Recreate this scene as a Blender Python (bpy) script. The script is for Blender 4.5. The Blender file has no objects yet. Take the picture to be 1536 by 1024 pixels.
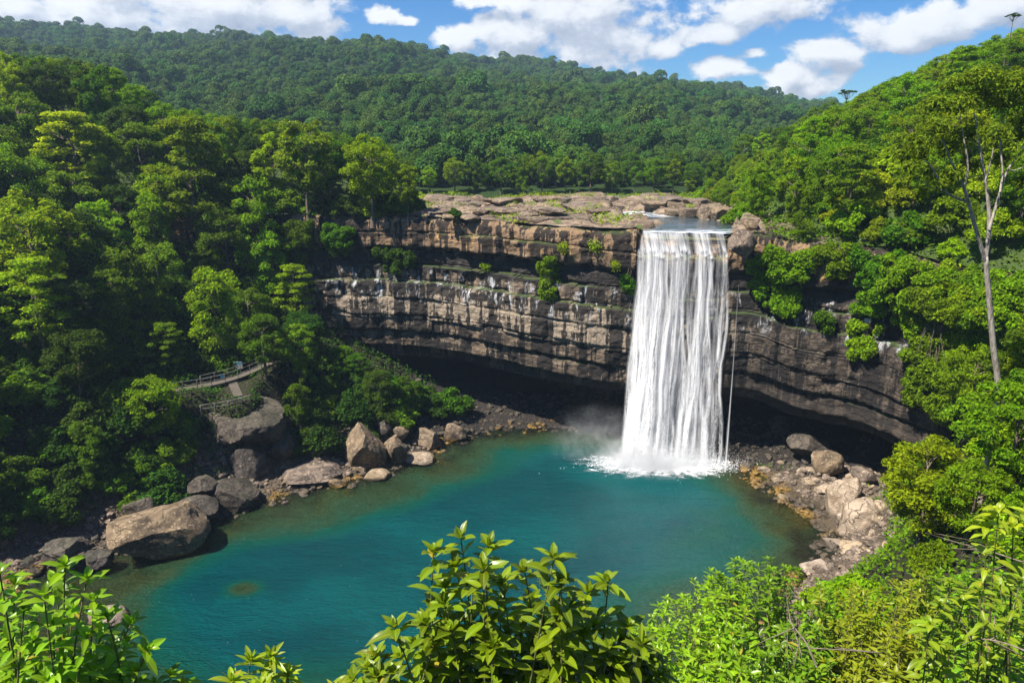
import bpy, math, random
import numpy as np
from mathutils import Vector

random.seed(7)
R = math.radians
C = bpy.context.scene.collection
scene = bpy.context.scene

# ------------------------------------------------------------------ camera geometry
CAM_H, PITCH, FPX = 40.0, R(15.0), 1050.0
def ray(px, py):
    u, v = px - 768.0, 512.0 - py
    return np.array([u, FPX*math.cos(PITCH) + v*math.sin(PITCH), -FPX*math.sin(PITCH) + v*math.cos(PITCH)])
def at(px, py, Y=None, z=None):
    """a place in the world seen towards that direction, at a given depth or height"""
    d = ray(px, py)
    s = (Y/d[1]) if Y is not None else (z-CAM_H)/d[2]
    return np.array([0, 0, CAM_H]) + d*s
def project(p):
    q = np.asarray(p, float) - np.array([0, 0, CAM_H])
    c, s = math.cos(PITCH), math.sin(PITCH)
    dep = q[1]*c - q[2]*s
    up = q[1]*s + q[2]*c
    if dep <= 0.1: return None
    return 768 + FPX*q[0]/dep, 512 - FPX*up/dep, dep

# ------------------------------------------------------------------ numpy noise
def _hash(ix, iy, iz, seed):
    h = (ix*374761393 + iy*668265263 + iz*2147483647 + seed*974634777) & 0xffffffff
    h = ((h ^ (h >> 13))*1274126177) & 0xffffffff
    h = ((h ^ (h >> 16))*2246822519) & 0xffffffff
    return ((h ^ (h >> 15)) & 0xffffff)/float(0xffffff)
def vnoise(x, y, z=None, seed=0):
    x = np.asarray(x, float); y = np.asarray(y, float)
    z = np.zeros_like(x) if z is None else np.asarray(z, float)
    xi, yi, zi = np.floor(x).astype(np.int64), np.floor(y).astype(np.int64), np.floor(z).astype(np.int64)
    fx, fy, fz = x-xi, y-yi, z-zi
    fx, fy, fz = [f*f*f*(f*(f*6-15)+10) for f in (fx, fy, fz)]
    r = 0
    for a in (0, 1):
        for b in (0, 1):
            for c in (0, 1):
                w = (fx if a else 1-fx)*(fy if b else 1-fy)*(fz if c else 1-fz)
                r = r + w*_hash(xi+a, yi+b, zi+c, seed)
    return r*2-1
def fbm(x, y, z=None, octv=4, seed=0, gain=.5):
    r, a, f = 0, 1.0, 1.0
    z = np.zeros_like(np.asarray(x, float)) if z is None else np.asarray(z, float)
    for o in range(octv):
        r = r + a*vnoise(np.asarray(x)*f, np.asarray(y)*f, z*f, seed+o*17)
        a *= gain; f *= 2.03
    return r
def sstep(a, b, x):
    t = np.clip((np.asarray(x, float)-a)/(b-a), 0, 1)
    return t*t*(3-2*t)

# ------------------------------------------------------------------ mesh helpers
def np_mesh(name, V, quads=None, tris=None, smooth=False, mats=(), midx=None, attrs=None):
    V = np.asarray(V, np.float32).reshape(-1, 3)
    nq = 0 if quads is None else len(quads); nt = 0 if tris is None else len(tris)
    me = bpy.data.meshes.new(name)
    me.vertices.add(len(V)); me.vertices.foreach_set('co', V.ravel())
    idx = []
    if nq: idx.append(np.asarray(quads, np.int32).ravel())
    if nt: idx.append(np.asarray(tris, np.int32).ravel())
    idx = np.concatenate(idx)
    tot = np.concatenate([np.full(nq, 4, np.int32), np.full(nt, 3, np.int32)])
    start = np.concatenate([[0], np.cumsum(tot)[:-1]]).astype(np.int32)
    me.loops.add(len(idx)); me.loops.foreach_set('vertex_index', idx)
    me.polygons.add(nq+nt)
    me.polygons.foreach_set('loop_start', start)
    me.polygons.foreach_set('use_smooth', np.full(nq+nt, bool(smooth)))
    for m in mats: me.materials.append(m)
    if midx is not None: me.polygons.foreach_set('material_index', np.asarray(midx, np.int32))
    if attrs:
        for k, a in attrs.items():
            at_ = me.attributes.new(k, 'FLOAT', 'POINT'); at_.data.foreach_set('value', np.asarray(a, np.float32).ravel())
    me.update(calc_edges=True)
    return me
def link(name, me, parent=None, loc=None):
    o = bpy.data.objects.new(name, me); C.objects.link(o)
    if parent is not None: o.parent = parent
    if loc is not None: o.location = [float(v) for v in loc]
    return o
def tag(o, label, cat, group=None):
    o['label'] = label; o['category'] = cat
    if group: o['group'] = group
    return o
def structure(o): o['kind'] = 'structure'; return o
def stuff(o, label=None, cat=None):
    o['kind'] = 'stuff'
    if label: o['label'] = label
    if cat: o['category'] = cat
    return o
def empty(name, loc, rz=0.0, sc=1.0):
    o = bpy.data.objects.new(name, None); C.objects.link(o)
    o.location = [float(v) for v in loc]; o.rotation_euler = (0, 0, rz)
    o.scale = (sc, sc, sc) if not hasattr(sc, '__len__') else sc
    o.empty_display_size = .3
    return o
def dup(root, loc, rz=0.0, sc=1.0, tilt=(0, 0)):
    r = root.copy(); C.objects.link(r)
    r.location = [float(v) for v in loc]; r.rotation_euler = (tilt[0], tilt[1], rz)
    r.scale = (sc, sc, sc) if not hasattr(sc, '__len__') else sc
    for ch in list(root.children):
        c = ch.copy(); C.objects.link(c); c.parent = r
    return r
def grid_quads(nu, nv):
    i = np.arange(nu-1)[:, None]; j = np.arange(nv-1)[None, :]
    a = i*nv+j
    return np.stack([a, a+nv, a+nv+1, a+1], -1).reshape(-1, 4)
class Geo:
    """collects tubes and boxes for one mesh"""
    def __init__(self): self.V = []; self.Q = []; self.T = []; self.n = 0
    def add(self, V, Q=None, T=None):
        V = np.asarray(V, float)
        if Q is not None and len(Q): self.Q.append(np.asarray(Q)+self.n)
        if T is not None and len(T): self.T.append(np.asarray(T)+self.n)
        self.V.append(V); self.n += len(V)
    def tube(self, pts, radii, seg=7):
        pts = np.asarray(pts, float); n = len(pts)
        radii = np.broadcast_to(np.asarray(radii, float), (n,))
        tan = np.gradient(pts, axis=0); tan /= np.linalg.norm(tan, axis=1)[:, None]+1e-9
        ref = np.array([1.0, 0, 0]) if abs(tan[0][0]) < .8 else np.array([0, 1.0, 0])
        V = []
        for i in range(n):
            a = np.cross(tan[i], ref); a /= np.linalg.norm(a)+1e-9
            b = np.cross(tan[i], a); ref = -np.cross(tan[i], a) if False else ref
            for k in range(seg):
                t = 2*math.pi*k/seg
                V.append(pts[i]+radii[i]*(math.cos(t)*a+math.sin(t)*b))
        V.append(pts[-1]); tip = n*seg
        Q = [[i*seg+k, i*seg+(k+1) % seg, (i+1)*seg+(k+1) % seg, (i+1)*seg+k] for i in range(n-1) for k in range(seg)]
        T = [[(n-1)*seg+k, (n-1)*seg+(k+1) % seg, tip] for k in range(seg)]
        self.add(V, Q, T)
    def box(self, c, ax, ay, az):
        c, ax, ay, az = [np.asarray(v, float) for v in (c, ax, ay, az)]
        V = [c+sx*ax+sy*ay+sz*az for sz in (-1, 1) for sx, sy in ((-1, -1), (1, -1), (1, 1), (-1, 1))]
        self.add(V, [[0, 3, 2, 1], [4, 5, 6, 7], [0, 1, 5, 4], [1, 2, 6, 5], [2, 3, 7, 6], [3, 0, 4, 7]])
    def mesh(self, name, mats, smooth=True):
        return np_mesh(name, np.concatenate(self.V), np.concatenate(self.Q) if self.Q else None,
                       np.concatenate(self.T) if self.T else None, smooth, mats)

# ------------------------------------------------------------------ materials
def newmat(name):
    m = bpy.data.materials.new(name); m.use_nodes = True
    nt = m.node_tree; nt.nodes.clear()
    return m, nt, nt.nodes, nt.links
class N:
    """short node writer"""
    def __init__(s, nt): s.nt = nt; s.n = nt.nodes; s.l = nt.links
    def node(s, t, **kw):
        o = s.n.new(t)
        for k, v in kw.items(): setattr(o, k, v)
        return o
    def put(s, sock, v):
        if isinstance(v, bpy.types.NodeSocket): s.l.new(v, sock)
        elif v is not None:
            if hasattr(sock.default_value, '__len__') and not hasattr(v, '__len__'): v = (v,)*len(sock.default_value)
            if hasattr(v, '__len__') and len(v) == 3 and len(sock.default_value) == 4: v = (*v, 1)
            sock.default_value = v
    def math(s, op, a, b=None, c=None, clamp=False):
        o = s.node('ShaderNodeMath', operation=op, use_clamp=clamp)
        s.put(o.inputs[0], a); s.put(o.inputs[1], b); s.put(o.inputs[2], c)
        return o.outputs[0]
    def vmath(s, op, a, b=None, out=0):
        o = s.node('ShaderNodeVectorMath', operation=op)
        s.put(o.inputs[0], a); s.put(o.inputs[1], b)
        return o.outputs['Value'] if op in ('LENGTH', 'DOT_PRODUCT', 'DISTANCE') else o.outputs[0]
    def noise(s, vec, scale, detail=4, rough=.55, dist=0.0, col=False):
        o = s.node('ShaderNodeTexNoise'); s.put(o.inputs['Vector'], vec)
        o.inputs['Scale'].default_value = scale; o.inputs['Detail'].default_value = detail
        o.inputs['Roughness'].default_value = rough; o.inputs['Distortion'].default_value = dist
        return o.outputs['Color' if col else 'Fac']
    def voro(s, vec, scale, feature='F1', out='Distance'):
        o = s.node('ShaderNodeTexVoronoi', feature=feature); s.put(o.inputs['Vector'], vec)
        o.inputs['Scale'].default_value = scale
        return o.outputs[out]
    def ramp(s, f, stops, interp='LINEAR'):
        o = s.node('ShaderNodeValToRGB'); cr = o.color_ramp; cr.interpolation = interp
        while len(cr.elements) < len(stops): cr.elements.new(.5)
        for e, (p, c) in zip(cr.elements, stops):
            e.position = p; e.color = (*c, 1) if hasattr(c, '__len__') else (c, c, c, 1)
        s.put(o.inputs[0], f)
        return o.outputs['Color']
    def smooth(s, f, a, b, lo=0.0, hi=1.0):
        o = s.node('ShaderNodeMapRange', interpolation_type='SMOOTHSTEP')
        s.put(o.inputs[0], f)
        for k, v in zip((1, 2, 3, 4), (a, b, lo, hi)): s.put(o.inputs[k], v)
        return o.outputs[0]
    def mix(s, f, a, b, mode='MIX'):
        o = s.node('ShaderNodeMix', data_type='RGBA', blend_type=mode)
        s.put(o.inputs[0], f); s.put(o.inputs[6], a); s.put(o.inputs[7], b)
        return o.outputs[2]
    def xyz(s, v):
        o = s.node('ShaderNodeSeparateXYZ'); s.put(o.inputs[0], v); return o.outputs
    def comb(s, x, y, z):
        o = s.node('ShaderNodeCombineXYZ'); s.put(o.inputs[0], x); s.put(o.inputs[1], y); s.put(o.inputs[2], z); return o.outputs[0]
    def scale(s, v, sc):
        return s.vmath('MULTIPLY', v, sc)
    def hsv(s, col, h=.5, sat=1.0, val=1.0):
        o = s.node('ShaderNodeHueSaturation'); s.put(o.inputs['Color'], col)
        s.put(o.inputs['Hue'], h); s.put(o.inputs['Saturation'], sat); s.put(o.inputs['Value'], val)
        return o.outputs[0]
    def bump(s, h, strength=.5, dist=.1, normal=None):
        o = s.node('ShaderNodeBump'); s.put(o.inputs['Height'], h)
        o.inputs['Strength'].default_value = strength; o.inputs['Distance'].default_value = dist
        s.put(o.inputs['Normal'], normal)
        return o.outputs[0]
    def bsdf(s, col, rough=.7, spec=.3, normal=None, **kw):
        o = s.node('ShaderNodeBsdfPrincipled')
        s.put(o.inputs['Base Color'], col); s.put(o.inputs['Roughness'], rough); s.put(o.inputs['Specular IOR Level'], spec)
        if normal is not None: s.put(o.inputs['Normal'], normal)
        for k, v in kw.items(): s.put(o.inputs[k.replace('_', ' ')], v)
        return o.outputs[0]
    def out(s, surf=None, vol=None):
        o = s.node('ShaderNodeOutputMaterial')
        if surf is not None: s.l.new(surf, o.inputs['Surface'])
        if vol is not None: s.l.new(vol, o.inputs['Volume'])

def leaf_material(name, col, trans=.35, rough=.62, spec=.12, var=.55, hue=.025, tcol=None):
    m, nt, _, _ = newmat(name); n = N(nt)
    geo = n.node('ShaderNodeNewGeometry'); oi = n.node('ShaderNodeObjectInfo')
    isl = geo.outputs['Random Per Island']; rnd = oi.outputs['Random']
    val = n.math('MULTIPLY', n.math('MULTIPLY_ADD', isl, var*2, 1-var), n.math('MULTIPLY_ADD', rnd, .5, .75))
    h = n.math('ADD', n.math('MULTIPLY_ADD', n.math('FRACT', n.math('MULTIPLY', isl, 7.31)), hue, .5-hue*.5),
               n.math('MULTIPLY_ADD', n.math('FRACT', n.math('MULTIPLY', rnd, 5.77)), hue*1.6, -hue*.8))
    c = n.hsv(col, h, 1.0, val)
    P = geo.outputs['Position']
    c = n.hsv(c, n.math('MULTIPLY_ADD', n.noise(P, .035, 3, .55), .05, .475), 1.0, n.math('MULTIPLY_ADD', n.noise(P, .05, 3, .6), .9, .55))
    if name.startswith('leaf_gloss'):
        sp = n.noise(P, 26, 4, .7)
        c = n.mix(n.math('MULTIPLY', n.smooth(sp, .72, .78), n.smooth(isl, .3, .7)), c, (.16, .10, .025))
        lc = n.node('ShaderNodeAttribute', attribute_name='lc').outputs['Fac']; lu = n.node('ShaderNodeAttribute', attribute_name='lu').outputs['Fac']
        rib = n.math('POWER', n.math('SUBTRACT', 1.0, lc), 9.0)
        vein = n.smooth(n.math('SINE', n.math('MULTIPLY', n.math('SUBTRACT', lu, n.math('MULTIPLY', lc, .16)), 62.0)), .55, 1.0)
        c = n.mix(n.math('MULTIPLY', n.math('MAXIMUM', rib, n.math('MULTIPLY', vein, .32)), .6), c, (min(.5, col[0]*1.9), min(.6, col[1]*1.6), .05))
        c = n.mix(n.smooth(n.math('FRACT', n.math('MULTIPLY', isl, 13.7)), .982, .988), c, (.42, .34, .03))
    b = n.bsdf(c, rough, spec)
    t = n.node('ShaderNodeBsdfTranslucent')
    n.put(t.inputs[0], n.hsv(tcol or [min(1, col[0]*1.7), min(1, col[1]*1.5), col[2]*.7], h, 1.0, val))
    mx = n.node('ShaderNodeMixShader'); mx.inputs[0].default_value = trans
    n.l.new(b, mx.inputs[1]); n.l.new(t.outputs[0], mx.inputs[2])
    n.out(mx.outputs[0])
    return m
def bark_material(name, c1, c2):
    m, nt, _, _ = newmat(name); n = N(nt)
    tc = n.node('ShaderNodeTexCoord').outputs['Object']
    f = n.noise(n.scale(tc, (6, 6, 1.2)), 1.5, 5, .65)
    c = n.mix(n.smooth(f, .35, .65), c1, c2)
    n.out(n.bsdf(c, .85, .2, n.bump(f, .6, .05)))
    return m

M = {}
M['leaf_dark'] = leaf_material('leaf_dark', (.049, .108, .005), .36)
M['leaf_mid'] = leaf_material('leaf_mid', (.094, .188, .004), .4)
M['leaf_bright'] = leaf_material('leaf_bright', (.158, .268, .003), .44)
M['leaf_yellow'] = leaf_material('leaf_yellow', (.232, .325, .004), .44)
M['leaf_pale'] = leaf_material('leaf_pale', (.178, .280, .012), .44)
M['leaf_far'] = leaf_material('leaf_far', (.056, .122, .012), .2, var=.4, hue=.03)
M['leaf_gloss'] = leaf_material('leaf_gloss', (.195, .325, .006), .42, .33, .45, var=.45, tcol=(.30, .44, .010))
M['leaf_gloss_young'] = leaf_material('leaf_gloss_young', (.29, .37, .010), .42, .38, .4, var=.3, tcol=(.40, .50, .012))
M['bark'] = bark_material('bark', (.10, .075, .05), (.20, .16, .12))
M['bark_pale'] = bark_material('bark_pale', (.20, .165, .13), (.44, .39, .33))
M['stem'] = bark_material('stem', (.09, .10, .03), (.17, .15, .06))

def rock_material(name, base, dark, light, waterline=True, moss=.0, bscale=1.0, strata=False):
    m, nt, _, _ = newmat(name); n = N(nt)
    g = n.node('ShaderNodeNewGeometry'); P = g.outputs['Position']
    oi = n.node('ShaderNodeObjectInfo')
    f1 = n.noise(P, .55*bscale, 6, .62); f2 = n.noise(P, 3.1*bscale, 5, .6, .6); f3 = n.noise(P, 14*bscale, 4, .6)
    c = n.mix(n.smooth(f1, .36, .62), dark, base)
    c = n.mix(n.smooth(f2, .52, .72), c, light)
    c = n.mix(n.math('MULTIPLY', n.smooth(n.noise(n.scale(P, (1, 1, .18)), 1.1*bscale, 5, .6), .57, .68), .65), c, (dark[0]*.45, dark[1]*.45, dark[2]*.45))
    c = n.hsv(c, n.math('MULTIPLY_ADD', oi.outputs['Random'], .012, .494), n.math('MULTIPLY_ADD', oi.outputs['Random'], .3, .8), n.math('MULTIPLY_ADD', f3, .9, .55))
    if moss:
        nz = n.xyz(g.outputs['Normal'])[2]
        c = n.mix(n.math('MULTIPLY', n.smooth(n.math('ADD', nz, n.math('MULTIPLY_ADD', f2, 1.4, -.7)), .75, 1.0), moss), c, (.05, .075, .015))
    rough = .82
    if waterline:
        z = n.math('ADD', n.xyz(P)[2], n.math('MULTIPLY_ADD', f1, -.9, .45))
        w = n.smooth(z, .75, .25)
        amb = n.smooth(n.noise(P, .13, 3, .5), .50, .60)
        c = n.mix(n.math('MULTIPLY', w, .85), c, n.mix(amb, n.mix(f2, (.03, .026, .02), (.09, .07, .045)), n.mix(f2, (.12, .065, .012), (.34, .20, .035))))
        rough = n.math('MULTIPLY_ADD', w, -.45, .85)
    h = n.math('ADD', n.math('MULTIPLY', f2, .6), n.math('MULTIPLY', f3, .25))
    if strata:
        h = n.math('ADD', h, n.math('MULTIPLY', n.noise(n.scale(P, (.15, .15, 2.6)), 1.0, 4, .6), .9))
    crk = n.voro(n.vmath('ADD', P, n.scale(n.noise(P, .9*bscale, 3, .6, col=True), (1.2, 1.2, 1.2))), .55*bscale, 'DISTANCE_TO_EDGE')
    cm = n.math('MULTIPLY', n.smooth(crk, .03, 0), n.smooth(f1, .45, .6))
    c = n.mix(n.math('MULTIPLY', cm, .7), c, (.02, .016, .012))
    h = n.math('ADD', h, n.math('ADD', n.math('MULTIPLY', cm, -.6), n.math('MULTIPLY', n.noise(P, 38*bscale, 3, .6), .14)))
    n.out(n.bsdf(c, rough, .25, n.bump(h, .9, .2)))
    return m
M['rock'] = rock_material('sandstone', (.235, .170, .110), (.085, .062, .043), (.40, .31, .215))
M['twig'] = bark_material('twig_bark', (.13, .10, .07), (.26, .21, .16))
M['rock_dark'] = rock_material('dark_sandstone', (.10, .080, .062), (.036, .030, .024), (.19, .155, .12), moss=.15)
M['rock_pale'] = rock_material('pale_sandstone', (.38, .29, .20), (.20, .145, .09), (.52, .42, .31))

# ------------------------------------------------------------------ shoreline, rim and ground heights
SHORE = np.array([(-50, 50), (-49, 58), (-45.5, 62.5), (-41, 66), (-37, 69.5), (-31.5, 74), (-27, 77.5), (-22.5, 80), (-17, 84), (-12, 87.5),
                  (-9.5, 93.5), (-4, 98), (6, 99), (16, 96.5), (24, 93), (29, 89), (31, 83.5), (33, 78.5), (36, 73), (35.5, 67), (32.5, 62.5),
                  (27, 58), (19, 50), (11, 42), (0, 35), (-20, 36), (-33, 43), (-39, 48), (-44, 48)], float)
RIM_CTRL = np.array([(-125, 30), (-112, 70), (-88, 102), (-60, 113), (-40, 110.5), (-28, 108), (-13, 104.5), (-3, 98.5), (7, 92.5), (15, 89.3),
                     (21, 88.3), (27, 87.6), (31, 86), (36, 82.5), (41, 77.5), (45.5, 70.5), (51, 61), (58, 50), (66, 36), (74, 15), (78, -10)], float)
def poly_sd(px, py, poly):
    """distance to a closed polygon, positive outside"""
    px = np.asarray(px, float); py = np.asarray(py, float)
    best = np.full(px.shape, 1e9); ins = np.zeros(px.shape, bool)
    n = len(poly)
    for i in range(n):
        a = poly[i]; b = poly[(i+1) % n]; e = b-a
        t = np.clip(((px-a[0])*e[0]+(py-a[1])*e[1])/(e@e), 0, 1)
        best = np.minimum(best, (px-a[0]-t*e[0])**2+(py-a[1]-t*e[1])**2)
        c = ((a[1] > py) != (b[1] > py))
        xx = a[0]+(py-a[1])/(b[1]-a[1]+1e-12)*e[0]
        ins ^= c & (px < xx)
    d = np.sqrt(best)
    return np.where(ins, -d, d)
def line_d(px, py, line):
    best = np.full(np.shape(px), 1e9)
    for a, b in zip(line[:-1], line[1:]):
        e = b[:2]-a[:2]
        t = np.clip(((px-a[0])*e[0]+(py-a[1])*e[1])/(e@e), 0, 1)
        best = np.minimum(best, (px-a[0]-t*e[0])**2+(py-a[1]-t*e[1])**2)
    return np.sqrt(best)
def catmull(P, per=9):
    out = []
    Q = np.vstack([2*P[0]-P[1], P, 2*P[-1]-P[-2]])
    for i in range(1, len(Q)-2):
        p0, p1, p2, p3 = Q[i-1:i+3]
        for k in range(per):
            t = k/per
            out.append(.5*((2*p1)+(-p0+p2)*t+(2*p0-5*p1+4*p2-p3)*t*t+(-p0+3*p1-3*p2+p3)*t**3))
    out.append(P[-1]); return np.array(out)
RIM = catmull(RIM_CTRL)
BACK = np.vstack([RIM, [(300, -10), (300, 400), (-300, 400), (-300, 30)]])
SUNKEN = [tuple(at(366, 888, z=-.4)[:2])]
PATH = np.array([(-46, 81, 11.4), (-43.5, 83, 11.2), (-40, 86, 11.0), (-36.8, 89, 11.2), (-33.5, 93, 12)], float)
RAMP = np.array([(-37.2, 88.4, 10.9), (-34.8, 84.2, 10.2)], float)
def ground_z(x, y):
    x = np.asarray(x, float); y = np.asarray(y, float)
    d = poly_sd(x, y, SHORE)
    right = sstep(5, 30, x)
    w = 4.2+3.3*right*sstep(58, 70, y)
    slope = .95-.33*sstep(74, 94, y)*(1-right)+.33*right*sstep(74, 64, y)
    out = .28*np.minimum(d, w)+slope*np.maximum(d-w, 0)
    out = np.where(out > 33, 33+(out-33)*.33, out)
    out = np.minimum(out, np.where((np.abs(x) < 20) & (y < 36), 33.5-.93*np.maximum(y-5, 0)+.55*np.maximum(x-6, 0)+.3*np.maximum(-x-8, 0), 99))
    out = out+5.5*np.exp(-((x-38)**2+(y-43)**2)/150.0)+11*np.exp(-((x-48.5)**2+(y-59)**2)/95.0)
    out = out+3.2*sstep(6, 2, y)*sstep(25, 5, np.abs(x))
    out = out+fbm(x*.12, y*.12, seed=3)*1.4*sstep(4, 16, d)+fbm(x*.5, y*.5, seed=5)*.25
    behind = poly_sd(x, y, BACK) < .6
    out = np.where(behind, np.minimum(out, (.12+.10*np.maximum(d, 0)+.07*np.maximum(d-8, 0))+fbm(x*.4, y*.4, seed=8)*.3*sstep(0, 3, d)+.25*np.maximum(-6-x, 0)), out)
    dd = np.maximum(-d, 0)
    shelf = .75+1.0*sstep(-.5, .45, fbm(x*.07+2, y*.07, seed=14, octv=2)); kx = sstep(23, 31, x+2.5*fbm(x*.15, y*.15, seed=15)); shelf = shelf*(1-.72*np.exp(-((x+37.5)**2+(y-56.5)**2)/55.0)); shelf = shelf*(1-kx)+.42*kx
    ins = -(.13*dd+.022*dd*dd)*shelf-.05*np.maximum(dd-7, 0)**1.6+fbm(x*.45, y*.45, seed=9)*.28*sstep(0, 2, dd)
    ins = np.maximum(ins, -9)
    z = np.where(d > 0, out, ins)
    for ln, wid in ((PATH, 2.6), (RAMP, 1.8)):
        dl = line_d(x, y, ln); zz = np.interp(y, np.sort(ln[:, 1]), ln[np.argsort(ln[:, 1]), 2])
        k = sstep(wid+2.5, wid, dl)
        z = z*(1-k)+(zz-.08)*k
    return z

FALL_X0, FALL_X1 = 16.2, 27.0
rimx = RIM[:, 0]; rimy = RIM[:, 1]
def rim_y(x): return np.interp(x, rimx, rimy)
RIVER = np.array([(FALL_X0+.2, 86.5), (FALL_X1-.2, 86.5)]+[tuple(at(a, b, z=30.2)[:2]) for a, b in ((1100, 343), (1098, 336), (1060, 329), (1000, 323), (960, 316), (925, 312), (914, 316), (925, 322), (962, 329), (1000, 336), (985, 342), (975, 345))], float)
def plateau_z(x, y):
    x = np.asarray(x, float); y = np.asarray(y, float)
    back = y-rim_y(x)
    n1 = fbm(x*.045+3, y*.085, seed=21, octv=4)
    st = n1*2.4+fbm(x*.25, y*.3, seed=23)*.3
    q = .55
    k = np.floor(st/q); f = st/q-k
    terr = (k+sstep(.72, 1.0, f))*q*.8
    z = 30.7+np.clip(terr, -.6, 1.1)*sstep(1.0, 9, back)+fbm(x*.6, y*.9, seed=25)*.09
    # blocks between deep joints close to the rim
    f2_ = fbm(x*.16, y*.30, seed=28, octv=3)/.22; z = z+.17*(np.floor(f2_)+sstep(.86, 1.0, f2_-np.floor(f2_)))*sstep(.5, 4, back)*sstep(170, 150, y)
    z = z+.45*vnoise(x*.13, y*.10+7, seed=27)*sstep(0, 2.5, back)+.25*sstep(6, -4, x)*sstep(12, 2, back)
    left = np.maximum(-20-x, 0); z = z+left*.25*sstep(0, 16, back)
    rx = np.maximum(x-36-.10*np.maximum(y-100, 0), 0)
    z = z+(np.minimum(rx, 30)*.56+np.maximum(rx-30, 0)*.30)*(1-.35*sstep(125, 210, y))*sstep(-3, 12, back)
    z = z-1.2*sstep(30, 36, x)*sstep(95, 85, y)-1.6*sstep(40, 47, x)*sstep(85, 72, y)
    z = z-.8*sstep(108, 150, y)
    dr = poly_sd(x, y, RIVER)
    kr = sstep(1.0, -.2, dr+.5*vnoise(x*.9, y*.7, seed=29))
    z = z*(1-kr)+29.75*kr
    return z
def hill_ridge(x):
    return np.interp(x, [-1400, -900, -539, -189, 23, 166, 327, 420, 600, 1400], [178, 176, 165, 146, 127, 110, 84, 70, 56, 42])
HILL_Y0, HILL_Y1 = 172.0, 800.0
def hill_z(x, y):
    x = np.asarray(x, float); y = np.asarray(y, float)
    zr = hill_ridge(x*HILL_Y1/np.maximum(y, 300))
    t = np.clip((y-HILL_Y0)/(HILL_Y1-HILL_Y0), 0, 1.0)
    z = 31.5+(zr-31.5)*t**.95
    z = z+fbm(x*.008, y*.006, seed=31, octv=3)*11*np.sin(np.pi*np.clip(t, 0, 1))
    z = z-np.maximum(y-HILL_Y1, 0)*.12
    return z
def land_z(x, y):
    """what one stands on: basin in front of the rim, plateau behind it"""
    b = poly_sd(np.atleast_1d(float(x)), np.atleast_1d(float(y)), BACK)[0] < 0
    if b: return float(plateau_z(np.array([x], float), np.array([y], float))[0])
    return float(ground_z(np.array([x], float), np.array([y], float))[0])
HAZE_D, SUN_E, SKY_S, SKY_SAT, SKY_TINT, CLOUD_S, EXPO = .00022, 5.0, .055, 1.5, (.62, .90, 1.20), .56, 1.02
# ================================================================== SETTING
# ---- basin ground
def axis(parts):
    out = []
    for a, b, st in parts: out.append(np.arange(a, b, st))
    return np.concatenate(out+[[parts[-1][1]]])
gx = axis([(-150, -60, 3), (-60, 56, .6), (56, 130, 3)]); gy = axis([(-14, 36, 1.6), (36, 112, .6), (112, 140, 4)])
GX, GY = np.meshgrid(gx, gy, indexing='ij')
GZ = ground_z(GX, GY)
m, nt, _, _ = newmat('shore_earth'); n = N(nt)
g = n.node('ShaderNodeNewGeometry'); P = g.outputs['Position']
f1 = n.noise(P, .8, 6, .65); f2 = n.noise(P, 4.5, 5, .65); vz = n.voro(P, 2.2); zz = n.xyz(P)[2]
c = n.mix(n.smooth(f1, .35, .65), (.055, .042, .029), (.13, .098, .066))
c = n.mix(n.smooth(f2, .45, .7), c, (.20, .155, .108))
c = n.mix(n.smooth(zz, 3.5, 7.5), c, n.mix(f2, (.018, .022, .008), (.05, .045, .022)))
wet = n.smooth(n.math('ADD', zz, n.math('MULTIPLY_ADD', f1, -1.2, .6)), .55, .05)
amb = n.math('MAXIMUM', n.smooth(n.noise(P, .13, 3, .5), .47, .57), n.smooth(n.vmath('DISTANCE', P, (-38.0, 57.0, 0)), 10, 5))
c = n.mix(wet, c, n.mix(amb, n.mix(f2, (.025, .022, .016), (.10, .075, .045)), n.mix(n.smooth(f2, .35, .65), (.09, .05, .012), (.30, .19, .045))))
damp = n.node('ShaderNodeAttribute', attribute_name='damp').outputs['Fac']  # mask of the hollow's painted shade
c = n.mix(damp, c, n.mix(f2, (.012, .010, .009), (.055, .045, .037)))  # the hollow's shade painted dark into its damp floor
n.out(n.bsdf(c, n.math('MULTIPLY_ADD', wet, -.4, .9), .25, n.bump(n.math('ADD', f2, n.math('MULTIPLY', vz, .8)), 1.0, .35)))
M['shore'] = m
cave_shade_v = np.maximum(sstep(1.5, -1.5, poly_sd(GX, GY, BACK)), sstep(87, 91, GY+.5*fbm(GX*.5, GY*.5))*sstep(-20, -14, GX))  # where the floor gets the painted shade, reaching out before the rim
structure(link('ground', np_mesh('ground', np.stack([GX, GY, GZ], -1), grid_quads(len(gx), len(gy)), smooth=True, mats=[m], attrs={'damp': cave_shade_v})))  # the damp attribute carries the hollow's painted shade

# ---- cliff
seg = np.linalg.norm(np.diff(RIM, axis=0), axis=1); S = np.concatenate([[0], np.cumsum(seg)])
def at_s(s): return np.interp(s, S, RIM[:, 0]), np.interp(s, S, RIM[:, 1])
s_fine0 = np.interp(-52, RIM[:, 0], S); s_fine1 = np.interp(54, RIM[:, 0], S)
ss = np.concatenate([np.arange(0, s_fine0, 3), np.arange(s_fine0, s_fine1, .24), np.arange(s_fine1, S[-1], 2.5)])
cx, cy = at_s(ss)
x2, y2 = at_s(ss+1.5); x1, y1 = at_s(ss-1.5)
tx, ty = x2-x1, y2-y1; L = np.hypot(tx, ty)+1e-9; nx, ny = ty/L, -tx/L          # outward, to the pool
smth = lambda a: np.convolve(np.pad(a, 12, mode='edge'), np.ones(25)/25, 'valid')
nx, ny = smth(nx), smth(ny)
top = plateau_z(cx, cy+.05)
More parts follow.
